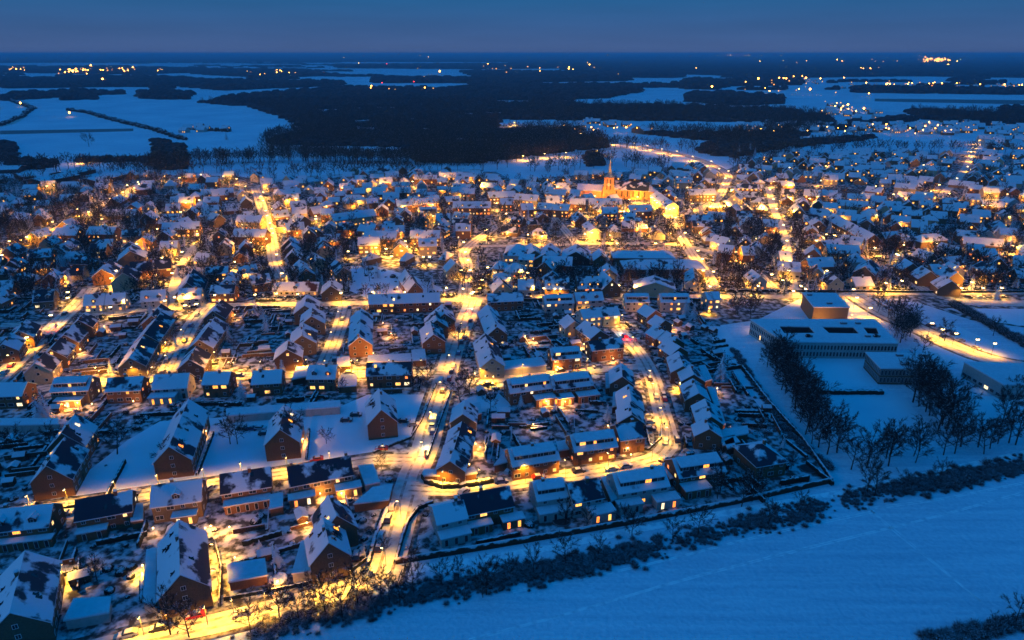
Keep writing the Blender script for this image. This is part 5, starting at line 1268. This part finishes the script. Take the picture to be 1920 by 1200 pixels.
for pts_, wd_ in (ROADS[9], ROADS[10], ROADS[11], ROADS[12], ROADS[13], ROADS[14], ROADS[15], ROADS[17], ROADS[18], ROADS[19], ROADS[27], ROADS[28], ROADS[29]):  # extra lamps, evenly spaced, added for more golden glow in the streets
    acc = 0
    for a_, b_ in zip(pts_, pts_[1:]):
        acc += math.hypot(b_[0]-a_[0], b_[1]-a_[1])
        if acc > 44:
            acc = 0; u, v = pix((b_[0], b_[1], 5.8))
            if 0 < u < 1920 and v > 285 and all(math.hypot(u-q[0], (v-q[1])*1.6) > 14 for q in LITL): street_lamp(u, v, 'mid')
# house lights: little wall lanterns
LANM = MB(); LANM.box(-.12, .12, -.12, .12, -.14, .14); LANM = LANM.mesh('lantern', [M['lamp']])
def lantern(u, v, z=2.4, cls='porch', label='glowing garden lantern'):
    p = at(u, v, z); r_ = ob('lantern_post', None, None, (p.x, p.y, 0)); m = MB(); m.cyl(0, 0, 0, z-.15, .035, .03, 5)
    ob('post', m.mesh('post', [M['metal']]), r_); ob('lantern', LANM, r_, (0, 0, z)); l = bpy.data.objects.new('light', LP[cls]); col.objects.link(l); l.parent = r_; l.location = (0, 0, z-.35)
    reg(r_, 'lantern', label, 'garden and porch lanterns')
for u, v, c in ((151,889,'porch'),(168,838,'porch'),(368,855,'porch'),(386,808,'porch'),(568,823,'terr'),(18,1008,'porch'),(40,1006,'porch'),(287,990,'porch'),(395,986,'terr'),(385,990,'porch'),(267,1060,'blaze'),(640,925,'terr'),(600,925,'terr'),
                (575,980,'terr'),(892,832,'terr'),(900,838,'terr'),(880,870,'porch'),(941,944,'porch'),(1020,958,'porch'),(1128,954,'terr'),(1112,960,'porch'),(1255,930,'terr'),(1275,718,'near'),(1222,632,'terr'),(1146,658,'near'),(1150,672,'terr'),
                (1024,752,'terr'),(1060,753,'terr'),(1046,688,'terr'),(1000,795,'porch'),(1140,798,'porch'),(1095,645,'terr'),(1100,590,'near'),(1130,594,'near'),(1208,585,'terr'),(1330,578,'near'),(1325,565,'terr'),(1260,610,'terr'),(985,630,'terr'),(1000,635,'terr'),
                (145,755,'terr'),(122,760,'terr'),(172,757,'porch'),(250,752,'porch'),(733,625,'terr'),(718,605,'terr'),(185,608,'terr'),(195,612,'terr'),(130,645,'terr'),(150,655,'terr'),(120,672,'terr'),(310,642,'near'),(440,590,'terr'),(640,545,'terr'),(630,548,'terr'),
                (700,662,'terr'),(745,538,'porch'),(910,705,'near'),(925,706,'near'),(890,700,'terr'),(1345,728,'porch'),(1352,800,'porch'),(1180,928,'porch'),(1418,612,'porch'),(1895,724,'porch'),(1177,840,'porch'),(1183,852,'porch'),(985,872,'porch'),(430,988,'terr'),(440,1045,'terr'),(520,1090,'terr')):
    lantern(u, v, 2.4 if c in ('porch', 'terr') else 3.4, c)
k_ = 0
rg = random.Random(5)
for s_ in sorted(HS[HAND:], key=lambda s: math.hypot(*s['c'])):
    if k_ >= 110: break
    x, y = s_['c']; u, v = pix((x, y, 0))
    if not (0 < u < 1920 and v > 318) or rg.random() > (.42 if 500 < u < 1500 else .24): continue
    ca, sa = math.cos(s_['ang']), math.sin(s_['ang']); fs = 1 if (x*sa-y*ca) > 0 else -1; o_ = fs*(s_['W']/2+1.3); q_ = rg.uniform(-.3, .3)*s_['L']
    u, v = pix((x+q_*ca-o_*sa, y+q_*sa+o_*ca, 2.6)); lantern(u, v, 2.6, 'house'); k_ += 1
# church floodlights
LP['gym'] = pl_light('gym_fill_light', 4500, (1, .42, .04))
lantern(1545, 601, 3.4, 'gym'); lantern(1598, 590, 3.4, 'gym')  # added lamps that wash the gym front orange, not garden lanterns
for dx, dy, z, e in ((-3, -16, 1, 9000), (8, -17, 1, 9000), (22, -18, 1, 9000), (38, -15, 1, 7000), (-14, -15, 1, 8000), (-2, -26, 1, 16000), (1, -24, 1, 16000)):
    p = at(1141, 371); l = bpy.data.lights.new('floodlight', 'SPOT'); l.energy = e*3.2; l.color = (1, .26, .012); l.spot_size = math.radians(110); l.spot_blend = .6; l.shadow_soft_size = .3
    r_ = ob('floodlight', None, None, (p.x+dx, p.y+dy, 0)); m = MB(); m.box(-.3, .3, -.15, .15, 0, .5); ob('housing', m.mesh('housing', [M['metal']]), r_)
    m = MB(); m.box(-.25, .25, -.02, .02, .1, .45); ob('lens', m.mesh('lens', [M['flood']]), r_, (0, .18, 0))
    o = bpy.data.objects.new('light', l); col.objects.link(o); o.parent = r_; o.location = (0, .5, .6); o.rotation_euler = Vector((0, 1, .75 if dy > -20 else 1.1)).to_track_quat('-Z', 'Y').to_euler()
    reg(r_, 'floodlight', 'low church floodlight', 'floodlights around the church')

# ================================================================ VEHICLES
def car_proto(van=False):
    L, W_, h = (5.2, 1.95, 2.1) if van else (4.3, 1.8, 1.45)
    def hull(prof, w0, w1, z_of):
        V = []; n = len(prof); Fc = []
        for s in (-1, 1):
            for x, z in prof: V.append((x, s*(w0 if z < z_of else w1)/2, z))
        Fc.append(tuple(range(n-1, -1, -1))); Fc.append(tuple(range(n, 2*n)))
        for i in range(n): j = (i+1) % n; Fc.append((i, j, n+j, n+i))
        m = MB(); m.v = V; m.f = Fc; m.m = [0]*len(Fc); return m
    if van:
        body = hull([(-2.55, .3), (2.45, .3), (2.6, .75), (2.1, 1.1), (1.5, 2.05), (-2.45, 2.1), (-2.58, 1.0)], W_, W_*.88, 1.3)
        gl = hull([(1.62, 1.92), (2.06, 1.15), (.2, 1.15), (.2, 1.92)], W_+.02, W_*.93, 1.3)
    else:
        body = hull([(-2.1, .28), (2.05, .28), (2.15, .55), (2.0, .78), (1.0, .92), (.45, 1.36), (-1.15, 1.42), (-1.85, .95), (-2.12, .85)], W_, W_*.8, 1.0)
        gl = hull([(.98, .95), (.5, 1.31), (-1.1, 1.37), (-1.7, .97)], W_+.01, W_*.82, 1.0)
    sn = MB(); sn.box(-1.15 if not van else -2.4, .45 if not van else 1.4, -.66 if not van else -.8, .66 if not van else .8, h-.06, h+.08, 0, taper=.08); 
    if not van: sn.box(1.1, 1.95, -.75, .75, .8, .93, 0, taper=.08)
    wh = MB(); wh.cyl(0, 0, -.1, .1, .31, .31, 12); rim = MB(); rim.cyl(0, 0, -.115, .115, .17, .17, 8)
    hl = MB(); hl.box(-.04, .04, -.18, .18, -.08, .08)
    return body.mesh('body', [M['silver']]), gl.mesh('glass', [M['glass']]), sn.mesh('snow_cap', [M['snow_roof']]), wh.mesh('wheel', [M['tyre']]), rim.mesh('rim', [M['metal']]), hl.mesh('headlight', [M['frame']]), hl.mesh('tail_lamp', [M['red']]), hl.mesh('headlight_on', [M['lamp_white']]), hl.mesh('tail_on', [M['redlight']])
CP = car_proto(); VP = car_proto(True)
def car(u, v, ang=None, colr='silver', van=False, on=False, label=None, off=0):
    p = at(u, v); rd, ra = road_dist(p.x, p.y); a = ra if ang is None else ang; Pm = VP if van else CP
    r_ = ob('van' if van else 'car', None, None, (p.x, p.y, .05), a); near = p.y < 330
    b = ob('body', Pm[0], r_); b.material_slots[0].link = 'OBJECT'; b.material_slots[0].material = M[colr]
    ob('glass', Pm[1], r_); ob('snow_cap', Pm[2], r_)
    xh = 2.1 if not van else 2.5
    if near:
        for sx in (-1, 1):
            for sy in (-1, 1):
                w_ = ob('wheel', Pm[3], r_, (sx*1.3*(1.2 if van else 1), sy*.82, .31)); w_.rotation_euler = (math.pi/2, 0, 0); ob('rim', Pm[4], w_)
        for sy in (-1, 1): ob('headlight', Pm[7 if on else 5], r_, (xh, sy*.6, .62)); ob('tail_lamp', Pm[8 if on else 6], r_, (-xh, sy*.62, .75))
    else:
        for sy in (-1, 1): ob('headlight', Pm[7 if on else 5], r_, (xh, sy*.6, .62)); ob('tail_lamp', Pm[8 if on else 6], r_, (-xh, sy*.62, .75))
    if on:
        l = bpy.data.objects.new('beam', LP['christ']); col.objects.link(l); l.parent = r_; l.location = (3.2, 0, .7)
        l = bpy.data.objects.new('tail_glow', LP['red']); col.objects.link(l); l.parent = r_; l.location = (-2.8, 0, .7)
    nm = {'silver': 'silver', 'black': 'black', 'red': 'red', 'blue': 'dark blue', 'whitecar': 'white'}[colr]
    reg(r_, 'van' if van else 'car', 'snowy %s parked %s' % (nm, 'van' if van else 'car') if not on else '%s car with its lights on' % nm, 'vehicles along the streets', label); occ_add(p.x, p.y, a, 2.3, 1); return r_
for c_ in ((793,852,None,'whitecar',0,1,'white car with lights on driving down the main street'),(715,1007,None,'silver'),(711,1028,None,'black'),(668,1045,1.7,'black'),(1147,881,None,'whitecar'),(1173,876,None,'silver'),(1246,864,None,'black'),(594,863,None,'red',0,0,'red parked car on the left street behind the wide dark house'),
           (716,843,None,'red',0,0,'dark red car parked near the main street corner'),(368,1156,None,'red',0,0,'dark red car on the lower street beside the big block'),(535,1126,None,'blue'),(96,1168,1.3,'black'),(870,924,.9,'silver'),(1270,826,None,'black'),(1246,750,None,'red'),(1244,742,None,'black'),(952,888,1.2,'silver'),
           (1215,783,.2,'silver'),(1218,793,.2,'whitecar'),(1217,806,.1,'black'),(882,603,None,'black'),(876,617,None,'silver'),(872,636,None,'red'),(866,643,None,'black'),(860,664,None,'blue'),(850,688,None,'silver'),(847,698,None,'black'),(826,718,None,'whitecar',1,0,'white van on the main street above the lawn'),
           (880,584,None,'whitecar',0,1,'car with headlights on at the top of the main street'),(1171,632,None,'red',0,1,'car with red tail lights stopped in the bright close'),(92,632,None,'black'),(60,650,None,'silver'),(22,687,None,'red',0,0,'red car driving on the left diagonal street'),(102,613,None,'whitecar',0,1),
           (314,678,None,'blue'),(347,640,None,'black'),(655,618,None,'black'),(630,664,None,'silver'),(628,664+12,None,'black'),(645,650,None,'silver'),(656,578,None,'black'),(345,660,.9,'silver'),(38,469,None,'red',0,1,'car with red lights at the far left crossroads'),
           (392,918,1.2,'silver'),(123,965,.2,'silver'),(775,798,.2,'silver'),(758,792,0,'black'),(668,780,.1,'black'),(650,790,.1,'black'),(497,815,.1,'black'),(472,806,0,'blue'),(455,806,0,'black'),(488,805,0,'silver'),
           (1222,655,.4,'black'),(1235,677,.3,'silver'),(1240,688,.3,'whitecar'),(1255,730,.2,'silver'),(916,722,.1,'black'),(990,584,.1,'black'),(1195,640,None,'silver'),(1815,558,None,'black'),(1838,559,None,'whitecar'),(1880,559,None,'black'),(1866,556,None,'silver'),
           (1760,618,.2,'silver'),(1776,622,.2,'black'),(1790,628,.2,'black'),(1800,640,.1,'silver'),(1770,632,.2,'blue'),(1830,655,None,'silver'),(1745,612,.1,'black'),(890,532,.2,'silver'),(900,538,.1,'black'),(485,375,None,'black'),(492,392,None,'silver'),(508,446,None,'black'),
           (975,560,None,'silver'),(990,559,None,'black'),(1040,558,None,'black'),(1155,458,None,'silver'),(1225,458,None,'black'),(1240,459,None,'silver'),(945,294,None,'red',0,1,'car with red tail light on the road by the big wood'),(700,570,None,'black'),(745,569,None,'silver'),(350,578,None,'silver'),(365,577,None,'black'),(10,182,None,'whitecar',0,1),(30,190,None,'whitecar',0,1),(150,562,.2,'silver'),
           (728,975,None,'black'),(735,953,None,'silver'),(812,812,None,'blue'),(830,735,None,'black'),(843,712,None,'red'),(240,1192,None,'silver'),(300,1180,None,'black'),(455,1152,None,'silver'),(60,952,None,'black'),(250,926,None,'silver'),(330,915,None,'blue'),(480,890,None,'black'),
           (1010,897,None,'red'),(1085,885,None,'black'),(940,905,None,'blue'),(1248,830,None,'silver'),(1230,745,None,'silver'),(1218,712,None,'black'),(1120,690,None,'silver'),(1050,697,None,'black'),(305,700,None,'black'),(370,592,None,'silver'),(358,612,None,'blue'),(330,672,None,'silver'),(608,690,None,'black'),(642,600,None,'blue'),
           (10,700,None,'silver'),(78,632,None,'blue'),(122,590,None,'black'),(520,703,None,'black'),(655,701,None,'silver'),(450,706,None,'blue'),(1055,398,None,'silver'),(1095,397,None,'black'),(1285,396,None,'silver'),(1222,392,None,'black'),(760,397,None,'silver'),(640,404,None,'black')):
    car(c_[0], c_[1], c_[2], c_[3], van=bool(c_[4]) if len(c_) > 4 else False, on=bool(c_[5]) if len(c_) > 5 else False, label=c_[6] if len(c_) > 6 else None)
# box truck
p = at(812, 800); _, ra = road_dist(p.x, p.y)
d_ = Vector((math.cos(ra), math.sin(ra), 0)); ra = ra if d_.y < 0 else ra+math.pi
r_ = ob('box_truck', None, None, (p.x, p.y, .06), ra)
m = MB(); m.box(-3.6, 1.0, -1.15, 1.15, .95, 3.4, 0); ob('cargo_box', m.mesh('cargo_box', [M['whitecar']]), r_); m = MB(); m.box(-3.55, .95, -1.1, 1.1, 3.4, 3.52, 0, taper=.06); ob('snow_cap', m.mesh('snow_cap', [M['snow_roof']]), r_)
m = MB(); m.box(-3.6, 2.4, -.5, .5, .5, .92, 0); ob('chassis', m.mesh('chassis', [M['tyre']]), r_)
m = MB(); m.box(1.15, 2.9, -1.05, 1.05, .45, 1.5, 0); m.box(1.15, 2.7, -1.0, 1.0, 1.5, 2.3, 0, taper=.12); cb = ob('cab', m.mesh('cab', [M['whitecar']]), r_)
m = MB(); m.poly([(2.69, -.85, 1.55), (2.69, .85, 1.55), (2.62, .8, 2.18), (2.62, -.8, 2.18)]); 
for sy in (-1, 1): m.poly([(1.5, sy*1.005, 1.55), (2.45, sy*1.005, 1.55), (2.35, sy*.92, 2.15), (1.5, sy*.92, 2.15)])
ob('windscreen', m.mesh('windscreen', [M['glass']]), cb)
for x in (-2.6, 2.0):
    for sy in (-1, 1): w_ = ob('wheel', CP[3], r_, (x, sy*.95, .4)); w_.rotation_euler = (math.pi/2, 0, 0); w_.scale = (1.3, 1.3, 1.3)
reg(r_, 'truck', '', None, 'white box truck with a snowy roof on the main street')
# people on the bend
for u, v in ((1255,797),(1245,800)):
    p = at(u, v); V = []; 
    prof = [(0, .02, .10), (.1, .0, 0)]
    me = bpy.data.meshes.new('person'); vs = [(0, 0, .95), (0, 0, 1.2), (0, 0, 1.42), (0, 0, 1.52), (0, 0, 1.64), (.11, 0, .9), (.13, .05, .5), (.14, -.05, .06), (.14, .1, .03), (-.11, 0, .9), (-.13, -.1, .5), (-.14, .05, .06), (-.14, .2, .03),
        (.2, 0, 1.4), (.27, -.04, 1.12), (.27, .06, .88), (-.2, 0, 1.4), (-.27, .02, 1.12), (-.27, .1, .88)]
    es = [(0, 1), (1, 2), (2, 3), (3, 4), (0, 5), (5, 6), (6, 7), (7, 8), (0, 9), (9, 10), (10, 11), (11, 12), (2, 13), (13, 14), (14, 15), (2, 16), (16, 17), (17, 18)]
    me.from_pydata(vs, es, []); o = ob('person', me, None, (p.x, p.y, .07), R.uniform(0, 3)); sk = o.modifiers.new('skin', 'SKIN')
    rad = [.16, .17, .15, .06, .11, .1, .075, .05, .045, .1, .075, .05, .045, .08, .055, .045, .08, .055, .045]
    for i, r0 in enumerate(rad): me.skin_vertices[0].data[i].radius = (r0, r0)
    me.skin_vertices[0].data[0].use_root = True
    ss = o.modifiers.new('sub', 'SUBSURF'); ss.levels = 1; ss.render_levels = 1; me.materials.append(M['black'])
    reg(o, 'person', 'person in dark winter clothes', 'people on the street')
# oval trampoline and round pools
for u, v, r0, nm, lb, mt in ((522,1090,2.4,'trampoline','round trampoline with a snowy top beside the lower street','snow_roof'),(1053,977,2.6,'round_pool','round covered garden pool in the snow below the middle houses','clad'),(1514,880,2.4,'round_pool','oval pool in the walled corner garden','clad')):
    p = at(u, v); r_ = ob(nm, None, None, (p.x, p.y, 0)); m = MB(); hh_ = .9 if nm == 'trampoline' else .35; m.cyl(0, 0, 0 if nm != 'trampoline' else hh_-.1, hh_, r0, r0, 28, 0); ob('rim', m.mesh('rim', [M['metal']]), r_)
    m = MB(); m.cyl(0, 0, hh_, hh_+.06, r0*.92, r0*.9, 28, 0); ob('cover', m.mesh('cover', [M[mt]]), r_)
    if nm == 'trampoline':
        for k in range(6):
            a = k*math.pi/3; m = MB(); m.cyl(r0*.95*math.cos(a), r0*.95*math.sin(a), 0, 2.4, .04, .04, 5); ob('leg', m.mesh('leg', [M['metal']]), r_)
    reg(r_, 'trampoline' if nm == 'trampoline' else 'pool', '', None, lb)
# cemetery: rows of low hedges and stones
cm = MB()
for i in range(9):
    for j in range(26):
        p = at(1478+j*5.6+i*3, 351+i*2.3)
        if R.random() < .8: cm.box(p.x-1.1, p.x+1.1, p.y-.25, p.y+.25, 0, R.uniform(.7, 1.2), 0, 1)
stuff('gravestones', cm.mesh('gravestones', [M['clad'], M['snow_roof']]), 'rows of dark gravestones in the snowy cemetery', 'gravestones')
# ================================================================ AIR
HAZE = True
if HAZE:
    m = bpy.data.materials.new('haze'); m.use_nodes = True; t = m.node_tree; t.nodes.clear()
    o_ = t.nodes.new('ShaderNodeOutputMaterial'); v_ = t.nodes.new('ShaderNodeVolumePrincipled'); v_.inputs['Color'].default_value = (.35, .75, 1, 1)
    v_.inputs['Density'].default_value = 1e-4; v_.inputs['Anisotropy'].default_value = 0; t.links.new(v_.outputs[0], o_.inputs['Volume'])
    b_ = MB(); b_.box(-45000, 45000, -600, 61000, -1, 130); h_ = stuff('haze', b_.mesh('haze', [m]), 'thin bluish evening haze over the plain', 'haze')
finish_labels()
